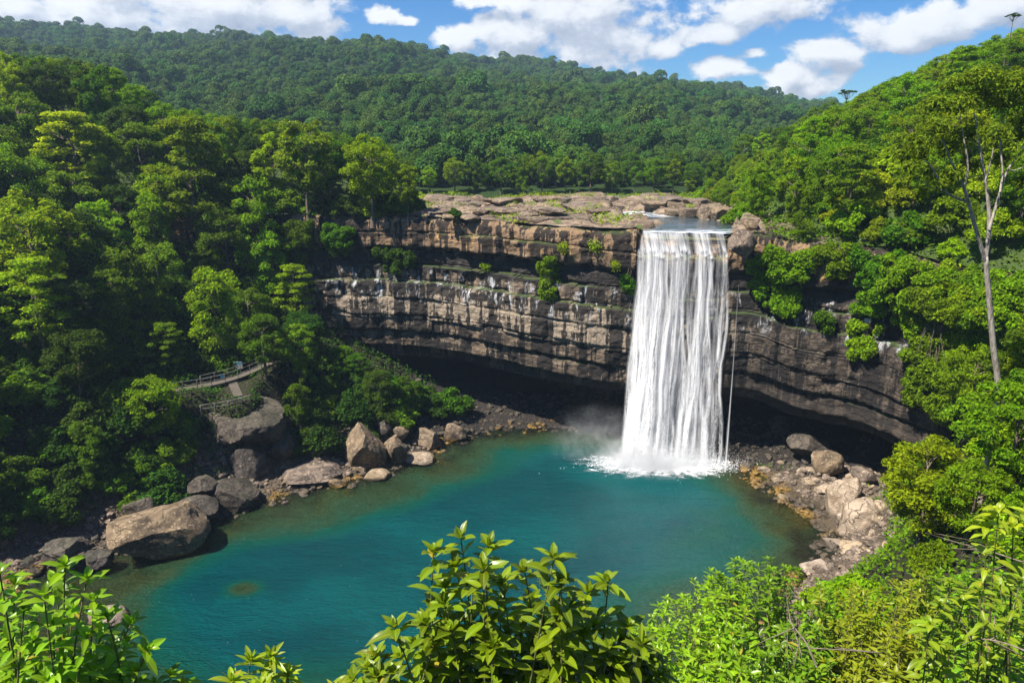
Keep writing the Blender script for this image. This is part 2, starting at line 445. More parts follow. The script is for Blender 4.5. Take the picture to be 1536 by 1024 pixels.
# layer bottoms measured down from the rim, and how far each stands out
LAY = [(2.6, 0.0), (4.9, .35), (5.3, -.6), (7.4, -.95), (7.7, -1.1), (9.9, -.45), (10.15, -.45), (12.7, .15), (12.85, -.05), (15.4, .15), (15.9, -.1), (18.0, -.35), (18.4, -1.1), (20.6, -.9), (22.3, -2.4)]
zz_face = np.arange(0, 22.3, .17)
nS, nZ = len(ss), len(zz_face)
OFF = np.zeros((nS, nZ)); rng = np.random.default_rng(5)
SS, DZ = np.meshgrid(ss, zz_face, indexing='ij')
warp = .36*fbm(SS*.04, SS*0+1, seed=41)+.06*fbm(SS*.35, DZ*.4, seed=42)     # bedding rises and falls
dd = DZ+warp
prev = -9.0
for k, (bot, base) in enumerate(LAY):
    inside = (dd >= prev) & (dd < bot) if k else (dd < bot)
    thick = bot-max(prev, 0)
    cuts = [0.0]
    while cuts[-1] < S[-1]: cuts.append(cuts[-1]+rng.uniform(2.2, 6.5)*(1+.7*(thick > 2)))
    cuts = np.array(cuts); blk = rng.uniform(-.38, .38, len(cuts)+1)*(1 if bot < 5 else .55)
    sw = ss+.5*fbm(ss*.6, ss*0+k, seed=50+k)
    i = np.searchsorted(cuts, sw)
    a = np.abs(sw-cuts[np.clip(i-1, 0, len(cuts)-1)]); b = np.abs(cuts[np.clip(i, 0, len(cuts)-1)]-sw); e = np.minimum(a, b)
    off = base+blk[np.clip(i, 0, len(blk)-1)]-(.34 if bot < 5 else .16)*np.exp(-(e/.16)**2)*(rng.random(len(cuts)+1) > .35)[np.clip(i, 0, len(cuts))]
    edge = np.minimum(np.abs(dd-prev), np.abs(bot-dd))
    o2 = off[:, None]-(.22 if bot < 8 else .13)*np.exp(-(edge/.14)**2)*(thick > .8)
    OFF = np.where(inside, o2, OFF); prev = bot
OFF = np.where(dd >= LAY[-1][0], LAY[-1][1], OFF)
OFF += .22*fbm(SS*.3, DZ*.15, seed=61)+.09*fbm(SS*1.3, DZ*1.6, seed=62, octv=3)
rag = np.maximum(0, fbm(SS*.16, DZ*.22, seed=63, octv=3)); OFF -= .9*np.maximum(rag-.3, 0)
OFF -= .9*np.exp(-(DZ/.55)**1.5)*(1+.5*fbm(SS*.2, SS*0, seed=64))            # rounded brow
fall = sstep(FALL_X0-.6, FALL_X0+.2, cx)*sstep(FALL_X1+.6, FALL_X1-.2, cx)
OFF -= (fall[:, None])*(1.5*sstep(2.9, 2.2, DZ)+.25*sstep(2.3, 3.0, DZ))
FZ = top[:, None]-DZ-.9*0
V = [np.stack([cx[:, None]+nx[:, None]*OFF, cy[:, None]+ny[:, None]*OFF, FZ], -1)]
# roof of the hollow, then its back wall
nr = 26; t = np.linspace(0.04, 1, nr)
deep = 15+2.5*fbm(ss*.06, ss*0, seed=70)
ro = OFF[:, -1][:, None]-(deep[:, None])*t[None, :]
rz = FZ[:, -1][:, None]-.5*np.sin(t*3.0)[None, :]+.9*fbm(SS[:, :1]*.25+0*t, ro*.3, seed=71)*t[None, :]-2.5*t[None, :]**2
q = .45; rz = np.where(t[None, :] > .1, np.floor(rz/q)*q*.6+rz*.4, rz)
V.append(np.stack([cx[:, None]+nx[:, None]*ro, cy[:, None]+ny[:, None]*ro, rz], -1))
nb = 16; tb = np.linspace(.06, 1, nb)
bo = ro[:, -1][:, None]-.8*np.sin(tb*3)[None, :]+.5*fbm(SS[:, :1]*.4+0*tb, tb*6+0*ro[:, :1], seed=72)
bz = rz[:, -1][:, None]*(1-tb)+(-1.5)*tb
V.append(np.stack([cx[:, None]+nx[:, None]*bo, cy[:, None]+ny[:, None]*bo, bz], -1))
V = np.concatenate(V, 1)
# a lip row joins the plateau
lip = np.stack([cx-nx*1.6, cy-ny*1.6, plateau_z(cx-nx*1.6, cy-ny*1.6)-.35], -1)[:, None, :]
V = np.concatenate([lip, V], 1)
m, nt, _, _ = newmat('cliff_rock'); n = N(nt)
g = n.node('ShaderNodeNewGeometry'); P = g.outputs['Position']; X, Y, Z = n.xyz(P)
f1 = n.noise(n.scale(P, (1, 1, 1.8)), .35, 6, .62); f2 = n.noise(n.scale(P, (1, 1, 1.6)), 2.6, 5, .6, .4); f3 = n.noise(P, 11, 4, .65)
bed = n.noise(n.scale(P, (.12, .12, 2.4)), 1.0, 5, .6)
c = n.mix(n.smooth(f1, .36, .62), (.066, .048, .033), (.19, .137, .09))
c = n.mix(n.smooth(bed, .5, .68), c, (.27, .205, .142))
c = n.mix(n.smooth(f2, .50, .72), c, (.085, .069, .053))
c = n.mix(n.math('MULTIPLY', n.smooth(X, 26, 31), n.smooth(f2, .70, .42)), c, (.042, .034, .027))  # right wall darkened: shade below its ledges painted into the rock colour
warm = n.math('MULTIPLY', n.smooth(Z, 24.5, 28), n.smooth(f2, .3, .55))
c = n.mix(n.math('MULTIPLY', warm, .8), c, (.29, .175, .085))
gold = n.math('MULTIPLY', n.smooth(n.noise(n.scale(P, (1, 1, .5)), .9, 4, .6), .60, .70), n.smooth(Z, 22, 26))
c = n.mix(n.math('MULTIPLY', gold, .7), c, (.50, .31, .08))
pale = n.math('MULTIPLY', n.math('MULTIPLY', n.smooth(n.math('MULTIPLY_ADD', f1, 1.5, Z), 15.2, 16.4), n.smooth(n.math('MULTIPLY_ADD', f1, 1.5, Z), 22.2, 20.6)), n.math('MULTIPLY', n.smooth(X, 32, 24), n.smooth(f2, .25, .55)))
c = n.mix(n.math('MULTIPLY', pale, .85), c, (.34, .268, .19))
# dark seep bands (desert varnish), their ragged lower ends differing from bed to bed
str1 = n.noise(n.scale(P, (1, 1, .03)), .50, 5, .62); str2 = n.noise(n.scale(P, (1, 1, .07)), 1.5, 4, .65)
bandz = n.noise(n.comb(0, 0, Z), .42, 2, .5)
dk = n.smooth(n.math('ADD', n.math('MULTIPLY_ADD', str2, .45, str1), n.math('MULTIPLY_ADD', bandz, .55, -.275)), .690, .722)
c = n.mix(n.math('MULTIPLY', dk, .93), c, (.016, .014, .013))
# shade under the overhang lip painted dark into the lower beds and hollow
low_shade = n.smooth(n.math('MULTIPLY_ADD', f1, 3.5, Z), 13.8, 10.5)
c = n.mix(n.math('MULTIPLY', low_shade, .6), c, (.06, .048, .038))
recess_shade = n.math('MULTIPLY', n.smooth(Z, 26.0, 25.0), n.smooth(Z, 22.4, 23.4))
c = n.mix(n.math('MULTIPLY', recess_shade, .85), c, (.035, .03, .027))  # shade of the set-back bed painted into its colour
# white mineral bloom in the middle beds
wz = n.math('MULTIPLY', n.smooth(Z, 17.5, 19.5), n.smooth(Z, 23.4, 22.4))
wh = n.math('MULTIPLY', n.math('MULTIPLY', n.smooth(n.noise(n.scale(P, (1, 1, .4)), .8, 5, .65, .5), .53, .62), wz), n.smooth(str2, .40, .56))
c = n.mix(n.math('MULTIPLY', wh, .85), c, (.50, .50, .50))
c = n.hsv(c, .5, .95, n.math('MULTIPLY_ADD', f3, .9, .55))
up = n.xyz(g.outputs['Normal'])[2]
c = n.mix(n.math('MULTIPLY', n.smooth(n.math('ADD', up, n.math('MULTIPLY', f2, .8)), 1.1, 1.35), .6), c, (.05, .085, .015))
h = n.math('ADD', n.math('MULTIPLY', f2, .6), n.math('ADD', n.math('MULTIPLY', f3, .3), n.math('MULTIPLY', bed, .6)))
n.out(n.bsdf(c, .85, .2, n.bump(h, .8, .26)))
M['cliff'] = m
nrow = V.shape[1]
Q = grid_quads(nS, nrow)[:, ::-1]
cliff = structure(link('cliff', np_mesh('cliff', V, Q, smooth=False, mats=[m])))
cliff['label'] = 'layered brown sandstone cliff with dark streaks and a deep hollow under it'
CLV = V; CL_SS = ss
def cliff_point(x, down, out=0.0):
    """a place on the cliff face under the rim at this x"""
    i = int(np.argmin(np.abs(cx-x))); j = int(np.clip(1+down/.17, 0, nZ))
    return V_CL[i, j]+np.array([nx[i], ny[i], 0])*out, np.array([nx[i], ny[i], 0])
V_CL = V

# ---- plateau
px_ = axis([(-150, -52, 4), (-52, 50, .45), (50, 78, 1.5)])
tr = np.concatenate([[0, .12], np.arange(.5, 14, .4), np.arange(14, 60, .8), np.arange(60, 75, 1.5), np.arange(75, 131, 4)])
PX = np.repeat(px_[:, None], len(tr), 1); ry = rim_y(px_)
tan_ok = np.minimum(np.abs(np.gradient(ry, px_)), 3)
PYv = ry[:, None]+tr[None, :]+.9+1.7*(sstep(FALL_X0-.9, FALL_X0+.3, px_)*sstep(FALL_X1+.9, FALL_X1-.3, px_))[:, None]
PZ = plateau_z(PX, PYv)
m, nt, _, _ = newmat('plateau_rock'); n = N(nt)
g = n.node('ShaderNodeNewGeometry'); P = g.outputs['Position']; X, Y, Z = n.xyz(P)
f1 = n.noise(n.scale(P, (.6, 1.9, 2)), .3, 6, .68); f2 = n.noise(P, 2.3, 5, .62); cr = n.voro(n.vmath('ADD', P, n.scale(n.noise(P, .5, 3, .6, col=True), (2.5, 2.5, 0))), .33, 'DISTANCE_TO_EDGE')
c = n.mix(n.smooth(f1, .36, .62), (.115, .083, .056), (.28, .21, .142))
c = n.mix(n.smooth(f2, .5, .7), c, (.18, .125, .085))
c = n.mix(n.math('MULTIPLY', n.smooth(n.noise(P, .16, 5, .6), .56, .66), .7), c, (.12, .085, .06))
c = n.mix(n.math('MULTIPLY', n.smooth(cr, .03, .0), n.smooth(n.noise(P, .21, 3), .5, .6)), c, (.05, .035, .025))
c = n.mix(n.math('MULTIPLY', n.smooth(n.noise(n.scale(P, (.25, 1.3, 3)), .8, 5, .65), .50, .58), .8), c, (.07, .048, .033))
green = n.math('MULTIPLY', n.smooth(n.noise(P, .33, 5, .65), .57, .64), .8)
c = n.mix(green, c, (.075, .12, .02))
veg = n.math('MAXIMUM', n.smooth(n.math('ADD', X, n.math('MULTIPLY', f1, 5)), 38, 42), n.math('MAXIMUM', n.smooth(n.math('ADD', X, n.math('MULTIPLY', f1, 6)), -15, -19), n.smooth(n.math('MULTIPLY_ADD', f1, 20, Y), 168, 176)))
c = n.mix(veg, c, n.mix(f2, (.02, .035, .008), (.07, .11, .02)))
n.out(n.bsdf(c, .85, .25, n.bump(n.math('ADD', f2, n.math('MULTIPLY', n.smooth(cr, .05, 0), -.5)), .8, .22)))
M['plateau'] = m
structure(link('rock_plateau', np_mesh('rock_plateau', np.stack([PX, PYv, PZ], -1), grid_quads(len(px_), len(tr)), smooth=True, mats=[m])))
# ---- river on top
m, nt, _, _ = newmat('river_water'); n = N(nt)
g = n.node('ShaderNodeNewGeometry'); P = g.outputs['Position']; X, Y, Z = n.xyz(P)
w1 = n.noise(n.scale(P, (.9, .5, 1)), 1.6, 5, .6)
rap = n.math('MULTIPLY', n.math('MAXIMUM', n.smooth(Y, 112, 117), n.smooth(Y, 97, 90)), n.smooth(n.noise(n.scale(P, (.5, 1.6, 1)), .9, 5, .7), .44, .58))
c = n.mix(rap, (.05, .075, .085), (.85, .87, .88))
n.out(n.bsdf(c, n.math('MULTIPLY_ADD', rap, .5, .12), .5, n.bump(w1, .5, .12)))
rx = np.arange(8, 44, .8); ryy = np.arange(87.2, 126, .8)
RX, RY = np.meshgrid(rx, ryy, indexing='ij')
RQ = grid_quads(len(rx), len(ryy)); RYc = np.maximum(RY, rim_y(RX)+2.2)
mid = poly_sd(RX.ravel()[RQ].mean(1), RY.ravel()[RQ].mean(1), RIVER)
RQ = RQ[(mid < 1.0) & (RY.ravel()[RQ].max(1) > rim_y(RX.ravel()[RQ].mean(1))+2.2)]
structure(link('river', np_mesh('river', np.stack([RX, RYc, 30.18+.05*fbm(RX*.5, RY*.4, seed=77)], -1), RQ, smooth=True, mats=[m])))

# ---- far hill
hx = np.linspace(-1150, 900, 170); hy = np.concatenate([np.linspace(HILL_Y0-12, 850, 110), [900, 1000, 1150]])
HX, HY = np.meshgrid(hx, hy, indexing='ij'); HZ = hill_z(HX, HY)-np.where(HY < HILL_Y0, 1.2, 0)
m, nt, _, _ = newmat('hill_soil'); n = N(nt)
P = n.node('ShaderNodeNewGeometry').outputs['Position']
c = n.mix(n.noise(P, .05, 5, .6), (.012, .025, .008), (.03, .055, .012))
n.out(n.bsdf(c, .9, .1)); M['soil'] = m
structure(link('hill', np_mesh('hill', np.stack([HX, HY, HZ], -1), grid_quads(len(hx), len(hy)), smooth=True, mats=[m])))

# ---- pool
wx = np.arange(-56, 50, .5); wy = np.arange(32, 106, .5)
WX, WY = np.meshgrid(wx, wy, indexing='ij')
depth = np.maximum(-ground_z(WX, WY), -.5)
for (sx, sy) in SUNKEN: depth = depth*(1-.90*np.exp(-(((WX-sx)/2.3)**2+((WY-sy)/1.7)**2)**1.5))
m, nt, _, _ = newmat('pool_water'); n = N(nt)
g = n.node('ShaderNodeNewGeometry'); P = g.outputs['Position']; X, Y, Z = n.xyz(P)
at_ = n.node('ShaderNodeAttribute', attribute_name='depth').outputs['Fac']
dep = n.math('ADD', at_, n.math('MULTIPLY_ADD', n.noise(P, .35, 4, .6), 1.6, -.8))
# body colour of milky mineral water: deeper water scatters more of its blue-green
big = n.noise(n.scale(P, (.6, 1, 1)), .07, 4, .55)
c = n.mix(n.smooth(dep, .3, 3.6), (.075, .14, .05), (.004, .118, .082))
c = n.mix(n.smooth(dep, 2.5, 7.0), c, n.mix(n.smooth(big, .38, .62), (.0002, .076, .090), (.0004, .122, .130)))
fl = n.voro(n.scale(P, (1, 1.5, 1)), 1.15); glint_m = n.math('MULTIPLY', n.smooth(fl, .075, .03), n.smooth(n.noise(P, .22, 3, .6), .50, .62))
c = n.mix(n.math('MULTIPLY', glint_m, .8), c, (.55, .66, .66))  # sun sparkles on the ripples painted as pale specks
opaque = n.math('SUBTRACT', 1.0, n.math('POWER', 2.718, n.math('MULTIPLY', n.math('MAXIMUM', dep, 0.0), -.62)))
w1 = n.noise(n.scale(P, (.5, 1.5, 1)), .75, 6, .66, .4); w2 = n.noise(n.scale(P, (.7, 2.2, 1)), 3.0, 4, .6, .5)
bmp = n.bump(n.math('ADD', w1, n.math('MULTIPLY', w2, .6)), 1.0, 1.15)
d = n.node('ShaderNodeBsdfDiffuse'); n.put(d.inputs[0], c); n.put(d.inputs[2], bmp)
tr_ = n.node('ShaderNodeBsdfTransparent'); n.put(tr_.inputs[0], (.80, .92, .80, 1))
gl = n.node('ShaderNodeBsdfGlossy'); gl.inputs['Roughness'].default_value = .08; gl.inputs['Color'].default_value = (.62, .75, .75, 1); n.put(gl.inputs['Normal'], bmp)
fr = n.node('ShaderNodeFresnel'); fr.inputs['IOR'].default_value = 1.30; n.put(fr.inputs['Normal'], bmp)
m1 = n.node('ShaderNodeMixShader'); n.put(m1.inputs[0], opaque); n.l.new(tr_.outputs[0], m1.inputs[1]); n.l.new(d.outputs[0], m1.inputs[2])
m2 = n.node('ShaderNodeMixShader'); n.put(m2.inputs[0], fr.outputs[0]); n.l.new(m1.outputs[0], m2.inputs[1]); n.l.new(gl.outputs[0], m2.inputs[2])
n.out(m2.outputs[0]); M['pool'] = m
structure(link('water', np_mesh('water', np.stack([WX, WY, WX*0], -1), grid_quads(len(wx), len(wy)), smooth=True, mats=[m], attrs={'depth': depth})))

# ================================================================== WATERFALL
def fall_material(name, cover, freq, seed, lo=0.0):
    m, nt, _, _ = newmat(name); n = N(nt)
    uv = n.node('ShaderNodeAttribute', attribute_name='u').outputs['Fac']; vv = n.node('ShaderNodeAttribute', attribute_name='v').outputs['Fac']
    body = n.node('ShaderNodeAttribute', attribute_name='body').outputs['Fac']
    p1 = n.comb(n.math('MULTIPLY', uv, freq), n.math('MULTIPLY', vv, 1.6), seed)
    p2 = n.comb(n.math('MULTIPLY', uv, freq*3.1), n.math('MULTIPLY', vv, 5.0), seed+3.3)
    p3 = n.comb(n.math('MULTIPLY', uv, freq*6), n.math('MULTIPLY', vv, 34.0), seed+9.1)
    s1 = n.noise(p1, .8, 4, .6, .25); s2 = n.noise(p2, 1.0, 3, .6, .3); s3 = n.noise(p3, 1.0, 4, .7, .6)
    f = n.math('ADD', n.math('MULTIPLY', s1, .5), n.math('ADD', n.math('MULTIPLY', s2, .34), n.math('MULTIPLY', s3, n.math('MULTIPLY_ADD', vv, .26, .10))))
    th = n.math('SUBTRACT', cover, n.math('MULTIPLY', body, .36))
    a = n.smooth(n.math('SUBTRACT', f, th), -.10, .17)
    a = n.math('MULTIPLY', a, n.math('MULTIPLY_ADD', body, .5, .55), clamp=True)
    bm = n.bump(n.math('ADD', s2, s3), .6, .25)
    bm = n.vmath('NORMALIZE', n.vmath('ADD', n.scale(bm, (.45, .45, .45)), (-.25, -.15, .8)))   # airborne drops scatter from every side
    d = n.node('ShaderNodeBsdfDiffuse'); n.put(d.inputs[0], (.90, .92, .94)); n.put(d.inputs[2], bm)
    t = n.node('ShaderNodeBsdfTranslucent'); n.put(t.inputs[0], (.90, .93, .95))
    mx = n.node('ShaderNodeMixShader'); mx.inputs[0].default_value = .42; n.l.new(d.outputs[0], mx.inputs[1]); n.l.new(t.outputs[0], mx.inputs[2])
    tp = n.node('ShaderNodeBsdfTransparent')
    mo = n.node('ShaderNodeMixShader'); n.put(mo.inputs[0], a); n.l.new(tp.outputs[0], mo.inputs[1]); n.l.new(mx.outputs[0], mo.inputs[2])
    n.out(mo.outputs[0]); return m
def fall_sheet(name, x0, x1, xb0, xb1, front, body_fn, cover, freq, seed, root, ztop=30.22, thrown=1.6, nu=150, nv=150):
    u = np.linspace(0, 1, nu); v = np.concatenate([np.linspace(0, .16, 46), np.linspace(.165, 1, nv-46)])
    U, Vv = np.meshgrid(u, v, indexing='ij')
    xt = x0+(x1-x0)*U; xb = xb0+(xb1-xb0)*U
    # over the lip, down a short slide to the ledge 2.6 m below, then free fall
    zz = ztop-Vv*(ztop+.15)
    drop = ztop-zz
    lipy = rim_y(xt)
    slide = 2.5-np.clip(drop/2.6, 0, 1)**.75*2.9
    fly = -thrown*np.sqrt(np.clip((drop-2.6)/27.5, 0, 1))
    Yv = lipy+slide+fly-front*np.clip(drop/4, .15, 1)
    Xv = xt*(1-Vv)+xb*Vv
    fold = fbm(U*freq*.45, Vv*.7, seed=seed, octv=3)
    Yv = Yv+fold*(.10+.30*Vv); Xv = Xv+fbm(U*freq*.3+5, Vv*1.2, seed=seed+1, octv=2)*.25*Vv
    Yv = Yv-.35*np.exp(-((drop-2.6)/.45)**2)
    V = np.stack([Xv, Yv, zz+.12*fbm(U*14, Vv*3, seed=seed+2)*(Vv < .2)], -1)
    me = np_mesh(name, V, grid_quads(len(u), len(v)), smooth=True, mats=[fall_material(name+'_water', cover, freq, seed)], attrs={'u': U, 'v': Vv, 'body': body_fn(U, Vv)})
    return link(name, me, root)
def bumpf(u, c, w): return np.exp(-((u-c)/w)**2)
root = empty('waterfall', (0, 0, 0))
tag(root, 'tall white waterfall dropping over the cliff lip into the turquoise pool', 'waterfall')
def body_a(u, v):
    b = .42+.58*np.maximum.reduce([bumpf(u, .10, .14), bumpf(u, .30, .16), .8*bumpf(u, .46, .10), .9*bumpf(u, .68+.10*(1-v), .09), .45*bumpf(u, .9, .05)])
    b = np.maximum(b, sstep(.15, .04, v)*.62)
    return b*(1-.75*bumpf(u, .57+.05*(1-v), .045)*sstep(.05, .2, v))*(1-.65*bumpf(u, .85+.05*(1-v), .09)*sstep(.1, .3, v))
def body_b(u, v):
    b = np.maximum.reduce([.9*bumpf(u, .16, .2), .75*bumpf(u, .38, .12), .7*bumpf(u, .66, .07)])
    return np.clip(b*(.35+.65*sstep(.1, .6, v)), 0, 1)
def body_c(u, v): return np.clip(.30+.55*bumpf(u, .2, .25)+.35*bumpf(u, .7, .15), 0, 1)*(1-.35*sstep(.7, .95, u))
def strand_material():
    m, nt, _, _ = newmat('strand_water'); n = N(nt)
    e = n.node('ShaderNodeAttribute', attribute_name='edge').outputs['Fac']; vv = n.node('ShaderNodeAttribute', attribute_name='v').outputs['Fac']; u = n.node('ShaderNodeAttribute', attribute_name='u').outputs['Fac']; sd = n.node('ShaderNodeAttribute', attribute_name='seed').outputs['Fac']
    p1 = n.comb(n.math('MULTIPLY', u, 1.9), n.math('MULTIPLY', vv, 3.0), sd); p2 = n.comb(n.math('MULTIPLY', u, 4.8), n.math('MULTIPLY', vv, 8.0), sd); p3 = n.comb(n.math('MULTIPLY', u, 6.5), n.math('MULTIPLY', vv, 44.0), sd)
    s1 = n.noise(p1, 1.0, 4, .6, .6); s2 = n.noise(p2, 1.0, 4, .65, .8); s3 = n.noise(p3, 1.0, 4, .7, 1.0)
    f = n.math('ADD', n.math('MULTIPLY', s1, .42), n.math('ADD', n.math('MULTIPLY', s2, .36), n.math('MULTIPLY', s3, n.math('MULTIPLY_ADD', vv, .24, .14))))
    tex = n.smooth(f, n.math('MULTIPLY_ADD', vv, .06, .36), n.math('MULTIPLY_ADD', vv, .08, .60))
    a = n.math('MULTIPLY', n.math('POWER', e, 1.35), n.math('MULTIPLY_ADD', tex, .90, .05), clamp=True)
    bm = n.bump(n.math('ADD', s2, s3), .7, .2)
    bm = n.vmath('NORMALIZE', n.vmath('ADD', n.scale(bm, (.5, .5, .5)), (-.25, -.15, .8)))   # airborne drops scatter from every side
    d = n.node('ShaderNodeBsdfDiffuse'); n.put(d.inputs[0], (.88, .90, .92)); n.put(d.inputs[2], bm)
    t = n.node('ShaderNodeBsdfTranslucent'); n.put(t.inputs[0], (.88, .91, .93))
    mx = n.node('ShaderNodeMixShader'); mx.inputs[0].default_value = .42; n.l.new(d.outputs[0], mx.inputs[1]); n.l.new(t.outputs[0], mx.inputs[2])
    tp = n.node('ShaderNodeBsdfTransparent'); mo = n.node('ShaderNodeMixShader'); n.put(mo.inputs[0], a); n.l.new(tp.outputs[0], mo.inputs[1]); n.l.new(mx.outputs[0], mo.inputs[2])
    n.out(mo.outputs[0]); return m
SM = strand_material()
def strand(u0, w0, w1, throw, dens, seed, v0=0.0, drift=0.0, name='strand'):
    """one stream: from the river over the brow, off the ledge and down to the pool"""
    xa = FALL_X0+(FALL_X1-FALL_X0)*u0; xb = 15.1+(27.2-15.1)*u0+drift
    nu, nv = 9, 120
    v = np.concatenate([np.linspace(v0, v0+.12, 40), np.linspace(v0+.13, 1, nv-40)]); u = np.linspace(-1, 1, nu)
    U, Vv = np.meshgrid(u, v, indexing='ij'); z = 30.25-Vv*30.35; drop = 30.25-z
    xc = xa*(1-Vv**1.25)+xb*Vv**1.25+.34*fbm(Vv*3.4, Vv*0+seed, seed=seed, octv=3)*sstep(.05, .3, Vv)
    w = 1.08*(w0*(1.15-.25*sstep(0, .1, Vv))+(w1-w0*.8)*Vv**1.1)
    X_ = xc+U*w*.5
    ledge = 2.3+.5*math.sin(seed*1.7)
    Yv = rim_y(X_)+2.6-np.clip(drop/ledge, 0, 1)**.7*(2.75)-throw*np.sqrt(np.clip((drop-ledge)/27.5, 0, 1))-.25*np.exp(-((drop-ledge)/.4)**2)
    Yv = Yv-.22*w*np.cos(U*1.5)*sstep(0, .1, Vv)
    ed = (np.cos(U*np.pi/2)**.9)*dens*(.72+.28*sstep(.0, .5, Vv)+.22*np.exp(-((drop-ledge)/.5)**2))*sstep(1.01, .985, Vv*0+.5)
    ed = ed*(1-.35*np.exp(-((drop-ledge*.45)/.6)**2))
    link(name, np_mesh(name, np.stack([X_, Yv, z], -1), grid_quads(nu, len(v)), smooth=True, mats=[SM], attrs={'u': U*w0*.9+seed*3.1, 'v': Vv*1.0, 'edge': ed, 'seed': Vv*0+seed*1.37}), root)
rs = np.random.default_rng(8)
fall_sheet('back_veil', FALL_X0+.1, FALL_X1-.1, 15.2, 27.2, -.6, lambda u, v: .55*body_c(u, v)*(1-.7*bumpf(u, .60, .05)), .72, 26, 3, root, thrown=1.2)
LST = []
for u0, w0, w1, th, dn in [(.03, .9, 1.2, 1.0, 1.0), (.07, 1.3, 2.2, 1.6, 1.05), (.13, 1.5, 2.8, 2.2, 1.1), (.18, 1.2, 2.6, 1.5, 1.1), (.24, 1.6, 3.0, 2.3, 1.1), (.29, 1.1, 2.4, 1.4, 1.0), (.35, 1.5, 2.6, 2.0, 1.05), (.40, 1.1, 2.0, 1.3, 1.0), (.45, 1.3, 2.2, 1.9, 1.0), (.50, .9, 1.3, 1.2, .85),
                             (.555, .6, 1.0, 1.3, .75), (.60, .5, .9, 1.0, .5), (.66, .7, 1.1, 1.0, .7), (.70, 1.2, 1.9, 2.0, 1.1), (.745, 1.0, 1.6, 1.5, 1.0), (.79, 1.0, 1.5, 1.9, .95), (.84, .8, 1.2, 1.1, .55), (.885, .6, .8, 1.4, .5), (.93, .6, .8, 1.0, .6), (.97, .6, .8, 1.3, .75)]:
    LST.append((u0+rs.normal(0, .006), w0, w1, th, dn))
for k_, a_ in enumerate(LST): strand(*a_, k_+1, drift=rs.normal(0, .2)-(.9 if .6 < a_[0] < .76 else 0))
for k_ in range(30):
    u0 = rs.uniform(.02, .99)
    if .575 < u0 < .615 or (u0 > .82 and k_ % 2): continue
    strand(u0, rs.uniform(.25, .6), rs.uniform(.5, 1.3), rs.uniform(1.4, 2.8), rs.uniform(.7, 1.0), 40+k_, drift=rs.normal(0, .35))
# thin side rivulet from a ledge right of the fall
a0 = at(1108, 428, Y=84.6); b0 = at(1089, 694, Y=83.6)
u = np.linspace(0, 1, 10); v = np.linspace(0, 1, 90); U, Vv = np.meshgrid(u, v, indexing='ij')
wid = .10+.36*Vv
V = np.stack([a0[0]*(1-Vv)+b0[0]*Vv+(U-.5)*wid, a0[1]*(1-Vv)+b0[1]*Vv-.2*np.sin(U*np.pi)*wid, a0[2]*(1-Vv**1.2)+.05*Vv], -1)
link('side_rivulet', np_mesh('side_rivulet', V, grid_quads(10, 90), smooth=True, mats=[fall_material('rivulet_water', .6, 4, 31)], attrs={'u': U, 'v': Vv, 'body': .0+.30*np.exp(-((U-.5)/.25)**2)}), root)

# ---- foam on the pool and spray
fx, fy = 20.6, 85.6
m, nt, _, _ = newmat('foam'); n = N(nt)
P = n.node('ShaderNodeNewGeometry').outputs['Position']
X, Y, Z = n.xyz(P)
rx_ = n.math('DIVIDE', n.math('SUBTRACT', X, 20.2), 6.8); ry_ = n.math('DIVIDE', n.math('SUBTRACT', Y, fy+.3), 2.7)
rr = n.math('SQRT', n.math('ADD', n.math('MULTIPLY', rx_, rx_), n.math('MULTIPLY', ry_, ry_)))
ang = n.math('ARCTAN2', ry_, n.math('MULTIPLY', rx_, 1.0)); spk = n.noise(n.comb(n.math('MULTIPLY', n.math('COSINE', ang), 5.0), n.math('MULTIPLY', n.math('SINE', ang), 5.0), n.math('MULTIPLY', rr, .5)), 1.6, 4, .65)
ringn = n.noise(n.comb(n.math('MULTIPLY', n.math('COSINE', ang), 3.0), n.math('MULTIPLY', n.math('SINE', ang), 3.0), n.math('MULTIPLY', rr, 5.5)), 1.3, 6, .68, .5)
fine = n.noise(P, 2.6, 6, .7, .4)
dens = n.math('ADD', n.math('MULTIPLY_ADD', rr, -.55, 1.10), n.math('MULTIPLY_ADD', n.math('MULTIPLY_ADD', ringn, .6, n.math('MULTIPLY', fine, .4)), 1.6, -1.0))
dens = n.math('ADD', dens, n.math('MULTIPLY_ADD', spk, 1.1, -.42))
a = n.math('MULTIPLY', n.smooth(dens, .16, .72), n.smooth(rr, 2.2, 1.4))
d = n.bsdf((.92, .94, .95), .7, .2, n.bump(fine, .6, .15)); tp = n.node('ShaderNodeBsdfTransparent')
mo = n.node('ShaderNodeMixShader'); n.put(mo.inputs[0], a); n.l.new(tp.outputs[0], mo.inputs[1]); n.l.new(d, mo.inputs[2])
n.out(mo.outputs[0])
fu = np.linspace(-16, 16, 90); fv = np.linspace(-8, 7, 60); FU, FV = np.meshgrid(fu, fv, indexing='ij')
FR = np.hypot(FU/6.8, FV/2.7)
structure_foam = stuff(link('foam', np_mesh('foam', np.stack([fx-.4+FU, fy+.3+FV, .04+.45*np.exp(-FR**2*1.2)*(1+.6*fbm(FU*.7, FV*.7, seed=90))], -1), grid_quads(90, 60), smooth=True, mats=[m])), 'white churning foam around the foot of the waterfall')
